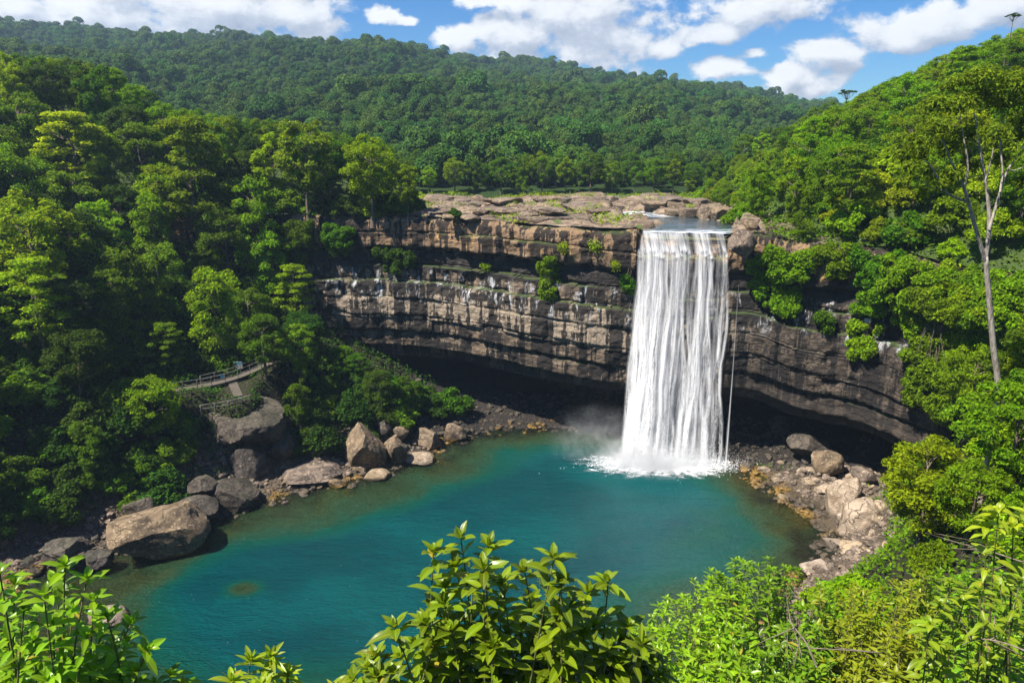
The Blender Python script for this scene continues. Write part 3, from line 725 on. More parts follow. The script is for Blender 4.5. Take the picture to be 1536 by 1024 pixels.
# spray: many small drops thrown up at the foot
rng = np.random.default_rng(12)
ico = np.array([(1, 0, 0), (-1, 0, 0), (0, 1, 0), (0, -1, 0), (0, 0, 1), (0, 0, -1)], float)
icf = np.array([(0, 2, 4), (2, 1, 4), (1, 3, 4), (3, 0, 4), (2, 0, 5), (1, 2, 5), (3, 1, 5), (0, 3, 5)])
nd = 22000
r = rng.gamma(1.4, 1.1, nd); th = rng.uniform(0, 2*np.pi, nd)
pos = np.stack([20.3+rng.normal(0, 3.6, nd)+.6*r*np.cos(th), 85.2+.5*r*np.sin(th)-.3, np.abs(rng.normal(0, 1, nd))*1.35*np.exp(-r*.10)], -1)
sz = rng.uniform(.015, .05, nd)*np.where(pos[:, 2] < 1.2, 1.25, .8)
V = (pos[:, None, :]+ico[None]*sz[:, None, None]).reshape(-1, 3); T = (np.arange(nd)[:, None, None]*6+icf[None]).reshape(-1, 3)
m, nt, _, _ = newmat('spray_drop'); n = N(nt); n.out(n.bsdf((.93, .95, .97), .4, .5)); 
stuff(link('spray', np_mesh('spray', V, None, T, True, [m])), 'fine white spray drops leaping at the foot of the fall')
# mist: a soft body of droplets drifting from the foot of the fall
m, nt, _, _ = newmat('mist'); n = N(nt)
P = n.node('ShaderNodeNewGeometry').outputs['Position']; X, Y, Z = n.xyz(P)
def blob(cx_, cy_, cz_, rx, ry, rz):
    q = n.vmath('DIVIDE', n.vmath('SUBTRACT', P, (cx_, cy_, cz_)), (rx, ry, rz))
    return n.smooth(n.vmath('LENGTH', q), 1.0, .1)
nz = n.noise(n.vmath('ADD', P, (0, 0, 0)), .42, 4, .6, .8)
dn = n.math('ADD', n.math('MULTIPLY', blob(18.5, 85.4, .4, 9.5, 5.5, 4.8), .6), n.math('MULTIPLY', blob(11.5, 88, 2.5, 8, 4.5, 6.0), .08))
dn = n.math('MULTIPLY', dn, n.smooth(nz, .36, .72))
vol = n.node('ShaderNodeVolumePrincipled'); n.put(vol.inputs['Color'], (.96, .97, .98)); n.put(vol.inputs['Density'], n.math('MULTIPLY', dn, 1.9)); n.put(vol.inputs['Anisotropy'], .1)
n.out(None, vol.outputs[0])
g_ = Geo(); g_.box((16, 86.5, 4.9), (13, 0, 0), (0, 6.6, 0), (0, 0, 4.8))
stuff(link('mist', g_.mesh('mist', [m], False)), 'pale mist drifting at the foot of the waterfall')
# ================================================================== BOULDERS
def icosphere(sub):
    t = (1+5**.5)/2
    V = [(-1, t, 0), (1, t, 0), (-1, -t, 0), (1, -t, 0), (0, -1, t), (0, 1, t), (0, -1, -t), (0, 1, -t), (t, 0, -1), (t, 0, 1), (-t, 0, -1), (-t, 0, 1)]
    F = [(0, 11, 5), (0, 5, 1), (0, 1, 7), (0, 7, 10), (0, 10, 11), (1, 5, 9), (5, 11, 4), (11, 10, 2), (10, 7, 6), (7, 1, 8), (3, 9, 4), (3, 4, 2), (3, 2, 6), (3, 6, 8), (3, 8, 9), (4, 9, 5), (2, 4, 11), (6, 2, 10), (8, 6, 7), (9, 8, 1)]
    V = [np.array(v, float)/np.linalg.norm(v) for v in V]
    for _ in range(sub):
        mid = {}; F2 = []
        def mp(a, b):
            key = (min(a, b), max(a, b))
            if key not in mid:
                q = V[a]+V[b]; V.append(q/np.linalg.norm(q)); mid[key] = len(V)-1
            return mid[key]
        for a, b, c in F:
            x, y, z = mp(a, b), mp(b, c), mp(c, a)
            F2 += [(a, x, z), (b, y, x), (c, z, y), (x, y, z)]
        F = F2
    return np.array(V), np.array(F)
ICO4 = icosphere(4); ICO3 = icosphere(3); ICO2 = icosphere(2); ICO1 = icosphere(1)
def rock_mesh(name, seed, dims, mat, ico=None, cuts=9, flat_top=False, rough=.05, sharp=.02):
    V, F = ico or ICO4; V = V.copy(); r = np.random.default_rng(seed)
    V = np.sign(V)*np.abs(V)**.72; a_ = r.uniform(0, 6.28, 2); V = V@np.array([[math.cos(a_[0]*.08), 0, math.sin(a_[0]*.08)], [0, 1, 0], [-math.sin(a_[0]*.08), 0, math.cos(a_[0]*.08)]])
    d = dims
    for k in range(cuts):
        nn = r.normal(size=3); nn /= np.linalg.norm(nn)
        off = r.uniform(.58, .95)
        h = V@nn-off
        V = V-np.maximum(h, 0)[:, None]*nn[None, :]*.985
    if flat_top:
        h = V@np.array([.05, -.12, 1.0])-.52; V = V-np.maximum(h, 0)[:, None]*np.array([0, 0, 1])*.92
    nrm = V/np.linalg.norm(V, axis=1)[:, None]
    V = V+nrm*(fbm(V[:, 0]*1.7+seed, V[:, 1]*1.7, V[:, 2]*1.7, 3, seed)*rough*1.1+fbm(V[:, 0]*6, V[:, 1]*6+seed, V[:, 2]*6, 3, seed+1)*rough*.55)[:, None]
    e = (V.max(0)-V.min(0))/2; V = (V-(V.max(0)+V.min(0))/2)/e
    V = V*np.array(d)/2
    me = np_mesh(name, V, None, F, True, [mat])
    try: me.set_sharp_from_angle(angle=R(26))
    except Exception: pass
    return me
def boulder(px, py_base, w, h, label, seed, mat='rock', depth_ratio=.9, z=None, Y=None, flat=False, rz=None, lift=0.0, sink=.22, name='boulder', group=None, cuts=12, top=None):
    """a boulder as wide and high as it shows, standing at its foot"""
    if z is None: z = .25
    base = at(px, py_base, z=z) if Y is None else at(px, py_base, Y=Y)
    dep = project(base)[2]; s = dep/FPX
    W = w*s; D_ = W*depth_ratio; e = math.atan2(CAM_H-base[2], base[1])
    H = max((h*s-(.5 if flat else .28)*D_*math.sin(e))/math.cos(e), .55*h*s)
    me = rock_mesh(name, seed, (W*1.04, D_, H*(1+sink)), M[mat], ICO4 if w > 40 else ICO3, cuts=cuts, flat_top=flat)
    o = link(name, me, None, (base[0], base[1]+D_*.32, base[2]+H*(1+sink)/2-H*sink+lift))
    if top is not None: o.location.z = top-H*(1+sink)/2
    o.rotation_euler = (0, 0, (rz if rz is not None else (seed*1.3) % 1.2-.6))
    tag(o, label, 'boulder', group)
    return o
# left bank, each placed where its foot meets the bank or the water
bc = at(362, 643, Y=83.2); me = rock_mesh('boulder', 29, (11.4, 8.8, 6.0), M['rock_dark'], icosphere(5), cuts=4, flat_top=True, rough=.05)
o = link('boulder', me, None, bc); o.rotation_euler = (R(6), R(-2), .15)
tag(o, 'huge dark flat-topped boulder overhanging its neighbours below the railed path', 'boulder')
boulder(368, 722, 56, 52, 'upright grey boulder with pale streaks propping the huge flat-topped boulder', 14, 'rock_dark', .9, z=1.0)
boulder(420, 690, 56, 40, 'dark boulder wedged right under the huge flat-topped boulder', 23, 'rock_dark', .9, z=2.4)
boulder(231, 838, 136, 74, 'biggest shore boulder on the left bank, long sunlit slab-sided top', 5, 'rock', .75, z=.1, flat=False, rz=.35, cuts=10)
boulder(342, 764, 76, 44, 'rounded grey-brown boulder in shade right of the biggest shore boulder', 8, 'rock_dark', .9, z=.2)
boulder(283, 778, 70, 28, 'low dark slab leaning behind the biggest shore boulder', 9, 'rock_dark', .8, z=1.4)
boulder(465, 727, 92, 36, 'broad angular brown boulder at the water left of the tall split boulder', 11, 'rock', .8, z=.15, flat=True)
boulder(543, 706, 62, 66, 'tall sunlit boulder with a ridged peak on the left shore', 12, 'rock', .9, z=.2, cuts=11)
boulder(592, 698, 38, 44, 'steep sided boulder leaning against the tall peaked boulder', 13, 'rock', .9, z=.2)
boulder(640, 671, 44, 30, 'rounded brown boulder at the waterline nearest the dark cave', 15, 'rock', .9, z=.15, cuts=10)
boulder(684, 661, 34, 28, 'smooth boulder with one dark flat face, last on the shore before the cave', 16, 'rock', .9, z=.15, cuts=9)
boulder(628, 697, 44, 15, 'low amber stone half sunk in the pool, the farther of two', 17, 'rock_pale', .9, z=0.0, cuts=5, sink=.5)
boulder(564, 720, 38, 14, 'low amber stone half sunk in the pool beneath the tall peaked boulder', 18, 'rock_pale', .9, z=0.0, cuts=6, sink=.5)
boulder(492, 668, 44, 30, 'squat boulder with a hollow among pale stones above the broad angular boulder', 19, 'rock', .9, z=1.7)
boulder(524, 660, 32, 22, 'small brown boulder behind the tall peaked boulder', 20, 'rock', .9, z=2.0)
boulder(448, 684, 44, 28, 'dark angular boulder in shade left of the pale stones', 21, 'rock_dark', .9, z=1.8)
boulder(600, 660, 30, 22, 'small shaded boulder at the edge of the shrubs near the cave', 22, 'rock', .9, z=1.6)
boulder(575, 652, 30, 24, 'dim brown boulder under the shaded shrubs left of the cave', 24, 'rock_dark', .9, z=2.6)
boulder(140, 850, 46, 24, 'dark rounded boulder at the left end of the shore', 25, 'rock_dark', .9, z=.8)
boulder(88, 836, 60, 26, 'shaded low boulder up the bank above the glossy bush', 26, 'rock_dark', .9, z=2.0)
boulder(205, 772, 40, 22, 'small dark boulder at the foot of the bushes behind the biggest shore boulder', 27, 'rock_dark', .9, z=3.0)
boulder(300, 742, 44, 26, 'dark block between the bushes and the rounded grey-brown boulder', 28, 'rock_dark', .9, z=2.4)
# right bank and the hollow
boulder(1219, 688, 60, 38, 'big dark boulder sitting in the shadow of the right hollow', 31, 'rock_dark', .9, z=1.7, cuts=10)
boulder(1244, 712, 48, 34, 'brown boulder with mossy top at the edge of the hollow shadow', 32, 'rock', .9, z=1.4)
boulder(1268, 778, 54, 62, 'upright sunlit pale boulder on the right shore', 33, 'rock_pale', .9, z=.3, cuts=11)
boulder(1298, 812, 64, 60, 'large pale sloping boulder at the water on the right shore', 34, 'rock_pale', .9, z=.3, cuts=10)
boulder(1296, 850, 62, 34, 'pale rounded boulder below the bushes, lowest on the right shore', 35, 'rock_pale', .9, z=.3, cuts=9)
boulder(1243, 745, 36, 16, 'flat pale slab above the upright sunlit boulder', 36, 'rock_pale', .9, z=.6)
boulder(1222, 733, 32, 14, 'flat pale stone between the amber shallows and the mossy topped boulder', 37, 'rock_pale', .9, z=.5)
boulder(1255, 822, 32, 12, 'small wet stone in the shallows left of the large pale boulder', 38, 'rock_pale', .9, z=0.0, sink=.5)
boulder(1250, 795, 50, 10, 'flat brown slab awash beside the large pale boulder', 39, 'rock', .9, z=0.0, sink=.6)
boulder(1300, 722, 36, 20, 'brown stone at the foot of the right slope under the bushes', 40, 'rock', .9, z=1.8)
boulder(1232, 868, 50, 24, 'pale flat boulder just behind the small-leaved bush', 41, 'rock_pale', .9, z=.2)
boulder(1176, 650, 40, 26, 'dim boulder deep in the hollow right of the waterfall', 42, 'rock_dark', .9, z=1.6)
# sunk stone seen through the water
o = boulder(366, 900, 60, 22, 'pale greenish stone lying under the clear water near the left shore', 43, 'rock_pale', .9, z=-.4, cuts=3, sink=.9, top=-.22)
o = boulder(262, 862, 60, 10, 'amber ledge just under the water before the biggest shore boulder', 44, 'rock_pale', .7, z=-.05, cuts=8, sink=1.6, top=-.14)
o = boulder(152, 938, 56, 18, 'sunlit amber boulder at the water left, above the glossy bush', 45, 'rock_pale', .9, z=.05, cuts=7, sink=.5)
# pale stones of one bank: many small ones
rng = np.random.default_rng(77)
def small_boulders(count, region, label, group, mat, smin, smax, seed):
    r = np.random.default_rng(seed); protos = [rock_mesh('small_boulder', seed*10+k, (1, r.uniform(.7, 1), r.uniform(.5, .75)), M[mat], ICO3, 8) for k in range(5)]
    k = 0; guard = 0
    while k < count and guard < 4000:
        guard += 1
        px, py = r.uniform(region[0], region[2]), r.uniform(region[1], region[3])
        p = at(px, py, z=.4)
        zz = float(ground_z(np.array([p[0]]), np.array([p[1]]))[0])
        p = at(px, py, z=max(zz, -.1)); zz = float(ground_z(np.array([p[0]]), np.array([p[1]]))[0])
        if zz < -.15 or zz > 6: continue
        s = smin*(smax/smin)**(r.random()**1.6)
        o = link('small_boulder', protos[k % 5], None, (p[0], p[1], zz+.12*s)); o.scale = (s, s, s); o.rotation_euler = (r.uniform(-.3, .3), r.uniform(-.3, .3), r.uniform(0, 6.28))
        tag(o, label, 'rock', group); k += 1
small_boulders(46, (425, 640, 560, 735), 'sunlit brown stone in the jumble around the tall peaked boulder', 'stones round the tall peaked boulder', 'rock', .7, 2.2, 5)
small_boulders(30, (560, 630, 760, 665), 'dim stone along the shaded shore towards the cave', 'stones along the shaded cave shore', 'rock_dark', .5, 1.6, 6)  # darker stone chosen to paint in the shade near the cave
small_boulders(44, (1140, 690, 1330, 860), 'sunlit tan stone in the rubble of the right shore', 'stones on the right shore', 'rock_pale', .5, 1.8, 7)
small_boulders(52, (20, 730, 430, 880), 'dark shaded stone on the left bank below the bushes', 'dark stones on the left bank', 'rock_dark', .6, 2.2, 8)
small_boulders(40, (1095, 640, 1400, 720), 'dark stone on the floor of the right hollow', 'stones in the right hollow', 'rock_dark', .5, 2.2, 9)
# rubble: pebbles and cobbles nobody could count
def rubble(name, mat, cnt, seed, region, label):
    r = np.random.default_rng(seed); V0, F0 = ICO1; Vs, Fs = [], []; off = 0
    x = r.uniform(region[0], region[1], cnt*4); y = r.uniform(region[2], region[3], cnt*4); z = ground_z(x, y); d = poly_sd(x, y, SHORE)
    ok = (d > -2.4) & (d < 12) & (z < 6) ; x, y, z, d = [a[ok][:cnt] for a in (x, y, z, d)]
    for i in range(len(x)):
        s = .12+.42*r.random()**3
        v = V0*(1+r.normal(0, .16, (len(V0), 1)))*np.array([s, s*r.uniform(.6, 1), s*r.uniform(.4, .8)])
        a = r.uniform(0, 6.28); ca, sa = math.cos(a), math.sin(a)
        v = np.stack([v[:, 0]*ca-v[:, 1]*sa, v[:, 0]*sa+v[:, 1]*ca, v[:, 2]], 1)
        Vs.append(v+(x[i], y[i], z[i]+s*.15)); Fs.append(F0+off); off += len(V0)
    stuff(link(name, np_mesh(name, np.concatenate(Vs), None, np.concatenate(Fs), False, [M[mat]])), label)
rubble('shore_rubble', 'rock', 2400, 3, (-52, -9, 40, 91), 'loose brown rubble along the left shore')
rubble('shore_rubble', 'rock', 1500, 4, (22, 46, 44, 82), 'loose tan rubble along the right shore')
rubble('cave_rubble', 'rock_dark', 1800, 5, (-16, 48, 80, 110), 'dark rubble on the floor of the hollow')  # rubble coloured dark to stand for the shade in the hollow
# blocks lying on the plateau
def plateau_block(px, py, w, h, label, seed, mat='rock', flat=True, Y=None, group=None):
    lo, hi = 84.0, 170.0
    for _ in range(40):
        mid = (lo+hi)/2; p = at(px, py, Y=mid)
        if float(plateau_z(np.array([p[0]]), np.array([mid]))[0]) > p[2]: hi = mid
        else: lo = mid
    p = at(px, py, Y=lo); s = project(p)[2]/FPX
    me = rock_mesh('rock_block', seed, (w*s, w*s*.9, h*s*1.5), M[mat], ICO3, 11, flat)
    o = link('rock_block', me, None, (p[0], p[1]+w*s*.3, p[2]+h*s*.25)); tag(o, label, 'rock', group)
for i, (a, b, w, h) in enumerate([(1036, 328, 34, 16), (1062, 326, 30, 18), (1087, 331, 36, 20), (1112, 330, 30, 22), (1135, 326, 26, 20), (1075, 315, 30, 10), (1128, 345, 22, 14), (1103, 318, 30, 12), (1010, 312, 40, 8), (985, 309, 44, 8), (1020, 321, 40, 8)]):
    plateau_block(a, b, w, h, 'tan rock block in the row on the far side of the river above the fall', 60+i, 'rock', True, group='blocks beside the upper river')
rb = np.random.default_rng(19)
for i in range(46):
    a = rb.uniform(640, 1150); b_ = rb.uniform(296, 326) if a > 920 else rb.uniform(298, 336)
    if 905 < a < 1110 and b_ > 312: continue
    plateau_block(a, b_, rb.uniform(14, 52), rb.uniform(4, 9), 'low flat brown slab lying on the rock plateau left of the river' if a < 930 else 'tan rock block in the row on the far side of the river above the fall', 200+i, 'rock', True, group='slabs on the rock plateau' if a < 930 else 'blocks beside the upper river')
plateau_block(1117, 374, 40, 30, 'square brown boulder at the right edge of the waterfall lip', 80, 'rock', False)
for i, (a, b, w, h) in enumerate([(655, 303, 50, 10), (700, 312, 60, 10), (860, 300, 60, 7), (905, 303, 50, 8), (760, 305, 50, 8), (930, 316, 36, 9), (820, 320, 60, 8), (880, 318, 70, 9), (740, 322, 60, 10), (670, 320, 50, 12)]):
    plateau_block(a, b, w, h, 'low flat brown slab lying on the rock plateau left of the river', 90+i, 'rock', True, group='slabs on the rock plateau')

# ================================================================== LEAVES AND TREES
def unit(a): return a/(np.linalg.norm(a, axis=-1, keepdims=True)+1e-9)
def leaf_quads(P, Nn, Dd, L, W, fold=.25):
    S_ = unit(np.cross(Nn, Dd)); n_ = len(P)
    L = np.broadcast_to(L, (n_,))[:, None]; W = np.broadcast_to(W, (n_,))[:, None]
    b = P-Dd*L*.5; t = P+Dd*L*.5
    a = P+S_*W*.5+Nn*W*fold; c = P-S_*W*.5+Nn*W*fold
    V = np.stack([b, a, t, c], 1).reshape(-1, 3)
    return V, np.arange(n_*4).reshape(-1, 4)
def puff_leaves(r, puffs, count, L, W, up=.7, droop=.5, shell=(.35, 1.15), jitter=.62, center=(0, 0, 0), lower=.25):
    puffs = np.array(puffs, float)                      # x y z r flat
    w = puffs[:, 3]**2; i = r.choice(len(puffs), count, p=w/w.sum())
    dirs = unit(r.normal(size=(count, 3)))
    outw = unit(puffs[i, :3]-np.array(center)+1e-4)
    flip = (np.sum(dirs*outw, 1) < -.2) & (r.random(count) < .8); dirs[flip] *= -1
    low = (dirs[:, 2] < 0) & (r.random(count) > lower); dirs[low, 2] *= -1
    rad = puffs[i, 3]*r.uniform(shell[0], shell[1], count)
    P = puffs[i, :3]+dirs*rad[:, None]*np.stack([np.ones(count), np.ones(count), puffs[i, 4]], 1)
    Nn = unit(dirs*.8+np.array([0, 0, up])+r.normal(0, jitter, (count, 3)))
    tang = r.normal(size=(count, 3))+dirs*.8+np.array([0, 0, -droop])
    Dd = unit(tang-Nn*np.sum(tang*Nn, 1, keepdims=True))
    k = r.uniform(.65, 1.3, count)
    return leaf_quads(P, Nn, Dd, L*k, W*k)
def limb_path(a, b, r, sag=.12, n=6):
    t = np.linspace(0, 1, n)[:, None]; a, b = np.array(a, float), np.array(b, float)
    p = a*(1-t)+b*t; k = np.linalg.norm(b-a)*sag
    return p+np.sin(t*np.pi)*np.array([r.normal()*.5, r.normal()*.5, k*.4])*1.0*k/(k+.001)*.6+r.normal(0, k*.12, (n, 3))*np.sin(t*np.pi)
def make_trunk(r, H, rad, puffs, first=.35, nl=9, lean=.05, bark='bark', base_down=1.5, mname='trunk'):
    g = Geo(); n_ = 9; t = np.linspace(0, 1, n_)
    ax = np.stack([lean*H*t**2+r.normal(0, .05*H*.3, n_)*t, r.normal(0, .05*H*.3, n_)*t, -base_down+t*(H+base_down)], 1)
    g.tube(ax, rad*(1.15-.95*t)*(1+.5*np.exp(-t*14)), 8)
    order = r.permutation(len(puffs))[:nl]
    for i in order:
        q = puffs[i]; z0 = np.clip(q[2]-(.25+.5*np.hypot(q[0], q[1])), H*first, H*.92)
        tt = (z0+base_down)/(H+base_down); a = np.array([np.interp(tt, t, ax[:, k]) for k in range(3)])
        pts = limb_path(a, q[:3], r); rr = rad*(.55-.3*tt)
        g.tube(pts, np.linspace(max(rr, .05), .025, len(pts)), 5)
        for s_ in range(2):
            e = q[:3]+r.normal(0, q[3]*.55, 3); k = r.integers(2, 5); g.tube(limb_path(pts[k], e, r, n=4), np.linspace(rr*.4+.02, .012, 4), 4)
    return g.mesh(mname, [M[bark]])
def round_puffs(r, H, Rr, Hc, n_, pr, squash=.85, base=.0):
    out = []
    for k in range(n_):
        while True:
            q = r.uniform(-1, 1, 3)
            if .25 < np.linalg.norm(q) < 1: break
        q = q/np.linalg.norm(q)**.45
        out.append((q[0]*Rr, q[1]*Rr, H-Hc/2+q[2]*Hc/2, pr*r.uniform(.7, 1.3), squash))
    return out
def make_tree(name, kind, seed, leafmat, leaves=6500, H=11.0):
    r = np.random.default_rng(seed)
    if kind == 'round':      # broad dense crown of big clumps
        pf = round_puffs(r, H, 3.5, 8.0, 62, .92, .8); L, W, up, dr = .36, .18, .6, .6; tk = (H*.8, .28)
    elif kind == 'tall':     # narrow irregular crown, clumps hanging to low down
        pf = [(math.cos(a)*rr, math.sin(a)*rr, z, p, .95) for a, rr, z, p in zip(r.uniform(0, 6.28, 60), r.uniform(.3, 2.4, 60), np.linspace(1.2, H, 60)+r.normal(0, .3, 60), r.uniform(.5, .95, 60))]
        L, W, up, dr = .35, .17, .55, .9; tk = (H*.9, .22)
    elif kind == 'layered':  # flat tiers of feathery foliage on a thin visible trunk
        pf = []
        for z in np.linspace(H*.42, H, 6):
            R0 = 3.2*math.sin(math.pi*(.25+.6*(z-H*.42)/(H*.58)))
            for k in range(9):
                a = r.uniform(0, 6.28); q = R0*math.sqrt(r.random()); pf.append((math.cos(a)*q, math.sin(a)*q, z+r.normal(0, .2), r.uniform(.6, 1.05), .5))
        L, W, up, dr = .36, .17, 1.3, .25; tk = (H*.96, .16)
    elif kind == 'loose':    # open airy crown
        pf = round_puffs(r, H, 3.0, 8.0, 44, .8, .75); L, W, up, dr = .40, .20, .6, .6; tk = (H*.88, .2)
    elif kind == 'umbrella': # flat top on a bare forked stem
        pf = []
        for k in range(15):
            a = r.uniform(0, 6.28); q = 2.9*math.sqrt(r.random()); pf.append((math.cos(a)*q, math.sin(a)*q, H-.10*q*q+r.normal(0, .2), r.uniform(.55, .85), .45))
        L, W, up, dr = .32, .16, 1.2, .2; tk = (H*.8, .30)
    Vv, Q = puff_leaves(r, pf, leaves, L, W, up, dr, center=(0, 0, H*.55))
    crown = np_mesh('crown', Vv, Q, None, False, [M[leafmat]])
    trunk = make_trunk(r, tk[0], tk[1], pf, .3 if kind != 'umbrella' else .55, 10, r.normal(0, .03))
    root = empty(name, (0, 0, 0))
    link('trunk', trunk, root); link('crown', crown, root)
    return root
def make_shrub(name, seed, leafmat, leaves=3600, Rr=1.9, H=2.6, L=.34, W=.18):
    r = np.random.default_rng(seed); pf = []
    for k in range(26):
        a = r.uniform(0, 6.28); q = Rr*math.sqrt(r.random()); pf.append((math.cos(a)*q, math.sin(a)*q, max(.25, H*(1-(q/Rr)**2*.75)*r.uniform(.45, .95)-.3), r.uniform(.35, .8), .85))
    V_, Q = puff_leaves(r, pf, leaves, L, W, .6, .5, center=(0, 0, 0))
    root = empty(name, (0, 0, 0))
    g = Geo()
    for q in pf[::2]: g.tube(limb_path((q[0]*.15, q[1]*.15, -.5), q[:3], r, n=5), np.linspace(.05, .012, 5), 4)
    link('stems', g.mesh('stems', [M['bark']]), root); link('crown', np_mesh('crown', V_, Q, None, False, [M[leafmat]]), root)
    return root
PROTO = {}
def proto(key, fn):
    PROTO[key] = [fn, None]
for s_, (nm, kd, lm, cnt) in {
    'round1': ('broad_tree', 'round', 'leaf_dark', 10500), 'round2': ('broad_tree', 'round', 'leaf_mid', 10500), 'round3': ('broad_tree', 'round', 'leaf_mid', 10500),
    'tall1': ('tall_tree', 'tall', 'leaf_mid', 9500), 'tall2': ('tall_tree', 'tall', 'leaf_bright', 9500), 'lay1': ('layered_tree', 'layered', 'leaf_yellow', 7500), 'lay2': ('layered_tree', 'layered', 'leaf_bright', 7500),
    'loose1': ('airy_tree', 'loose', 'leaf_pale', 6500), 'loose2': ('airy_tree', 'loose', 'leaf_bright', 6500), 'umb': ('umbrella_tree', 'umbrella', 'leaf_dark', 2600),
    'rb1': ('broad_tree', 'round', 'leaf_bright', 10000), 'rb2': ('broad_tree', 'round', 'leaf_yellow', 10000)}.items():
    PROTO[s_] = [lambda nm=nm, kd=kd, lm=lm, cnt=cnt, s_=s_: make_tree(nm, kd, sum(map(ord, s_))*7, lm, cnt), None]
for s_, (lm, cnt) in {'sh_dark': ('leaf_dark', 4600), 'sh_mid': ('leaf_mid', 4600), 'sh_bright': ('leaf_bright', 4600), 'sh_yel': ('leaf_yellow', 4200)}.items():
    PROTO[s_] = [lambda lm=lm, cnt=cnt, s_=s_: make_shrub('shrub', sum(map(ord, s_))*3, lm, cnt), None]
def place(key, loc, rz, sc, label, cat, group=None, tilt=(0, 0), name=None):
    p = PROTO[key]
    if p[1] is None:
        p[1] = p[0](); o = p[1]
        o.location = [float(v) for v in loc]; o.rotation_euler = (tilt[0], tilt[1], rz); o.scale = (sc, sc, sc) if not hasattr(sc, '__len__') else sc
    else: o = dup(p[1], loc, rz, sc, tilt)
    if 'group' in o: del o['group']
    return tag(o, label, cat, group)
def scatter(r, xr, yr, spacing, maxn, zfun, keep):
    """blue-noise places on the land"""
    c = r.uniform((xr[0], yr[0]), (xr[1], yr[1]), (maxn*14, 2)); z = zfun(c[:, 0], c[:, 1]); ok = keep(c[:, 0], c[:, 1], z)
    out = []
    for (x, y), zz in zip(c[ok], z[ok]):
        q = project((x, y, zz+5))
        if q is None or q[0] < -90 or q[0] > 1626 or q[1] < -60 or q[1] > 1150: continue
        if out and min((x-a)**2+(y-b)**2 for a, b, _ in out) < spacing**2: continue
        out.append((x, y, zz))
        if len(out) >= maxn: break
    return out
FRONT = ([415, 432, 450, 500, 560, 640, 700], [300, 380, 462, 508, 545, 572, 600])
def fit_top(x, y, z, sc, xs, ys):
    # the woods thin out towards the ridge line: no tree there grows past the height seen in the photograph
    q = project((x, y, z+11.5*sc)); lim = np.interp(q[0], xs, ys)
    while sc > .38 and project((x, y, z+11.5*sc))[1] < lim: sc -= .04
    return sc
def lz(x, y):
    b = poly_sd(x, y, BACK) < 0
    return np.where(b, plateau_z(x, y), ground_z(x, y))

def off_path(x, y): return (line_d(x, y, PATH) > 2.6) & (line_d(x, y, RAMP) > 2.8)

# ---- trees that stand out by themselves
def hit(px, py, lo=20.0, hi=200.0):
    Yv = np.arange(lo, hi, .25); d = ray(px, py); X_ = d[0]/d[1]*Yv; Zr = CAM_H+d[2]/d[1]*Yv; zl = lz(X_, Yv)
    i = np.argmax(zl >= Zr)
    return np.array([X_[i], Yv[i], zl[i]])
CLEAR = []
def hero(key, px, py, top, label, rz=0.0, wide=1.0, H0=11.0, hw=45, Y=None):
    b = hit(px, py) if Y is None else at(px, py, Y=Y); s_ = project(b)[2]/FPX; sc = (py-top)*s_*1.03/H0
    place(key, b-np.array([0, 0, .2]), rz, (sc*wide, sc*wide, sc), label, 'tree'); CLEAR.append((b[0], b[1], px, py, top, hw))
hero('lay1', 125, 330, 188, 'yellow-green tiered tree standing out high on the left hillside, thin pale trunk showing', .4, 1.15)
hero('lay2', 303, 395, 205, 'slim layered tree with a thin straight trunk in the middle of the left hillside', 1.0, .95)
hero('tall2', 395, 440, 285, 'slender pale green tree with a bare lower stem before the dark left cliff edge', 2.0, .85)
hero('loose1', 468, 400, 262, 'pale airy tree with hanging foliage at the left end of the cliff face', .2, 1.0)
hero('rb1', 560, 345, 232, 'bright rounded tree on the cliff edge, last but one before the bare rock plateau', 3.0, 1.0)
hero('loose2', 612, 325, 252, 'small sunlit yellowish tree ending the left woods on the rim of the cliff', 1.3, 1.0)
hero('tall2', 335, 560, 415, 'sunlit drooping tree rising behind the railed path', .7, 1.0)
hero('loose2', 452, 580, 490, 'small bright tree catching the sun on the bank right of the railed path', 2.2, 1.0)
hero('rb2', 60, 480, 300, 'wide yellow-green tree at the left edge halfway up the hillside', .5, 1.0, hw=60)
hero('umb', 1265, 186, 139, 'flat-topped umbrella tree alone on the skyline where hill and right slope meet', .3, 1.0, hw=20, Y=150)
hero('umb', 1514, 62, 24, 'dark umbrella tree at the top of the right hillside skyline', 1.9, 1.0, hw=20, Y=112)
def clear_of(pts):
    out = []
    for (x, y, z) in pts:
        q = project((x, y, z+5)); bad = False
        for (hx, hy, px, py, top, hw) in CLEAR:
            dd_ = math.hypot(x-hx, y-hy)
            if dd_ < 3.4 or (y < hy+.5 and dd_ < 16 and abs(q[0]-px) < hw and project((x, y, z+8.5))[1] < py-.35*(py-top)): bad = True
        if not bad: out.append((x, y, z))
    return out
r = np.random.default_rng(101)
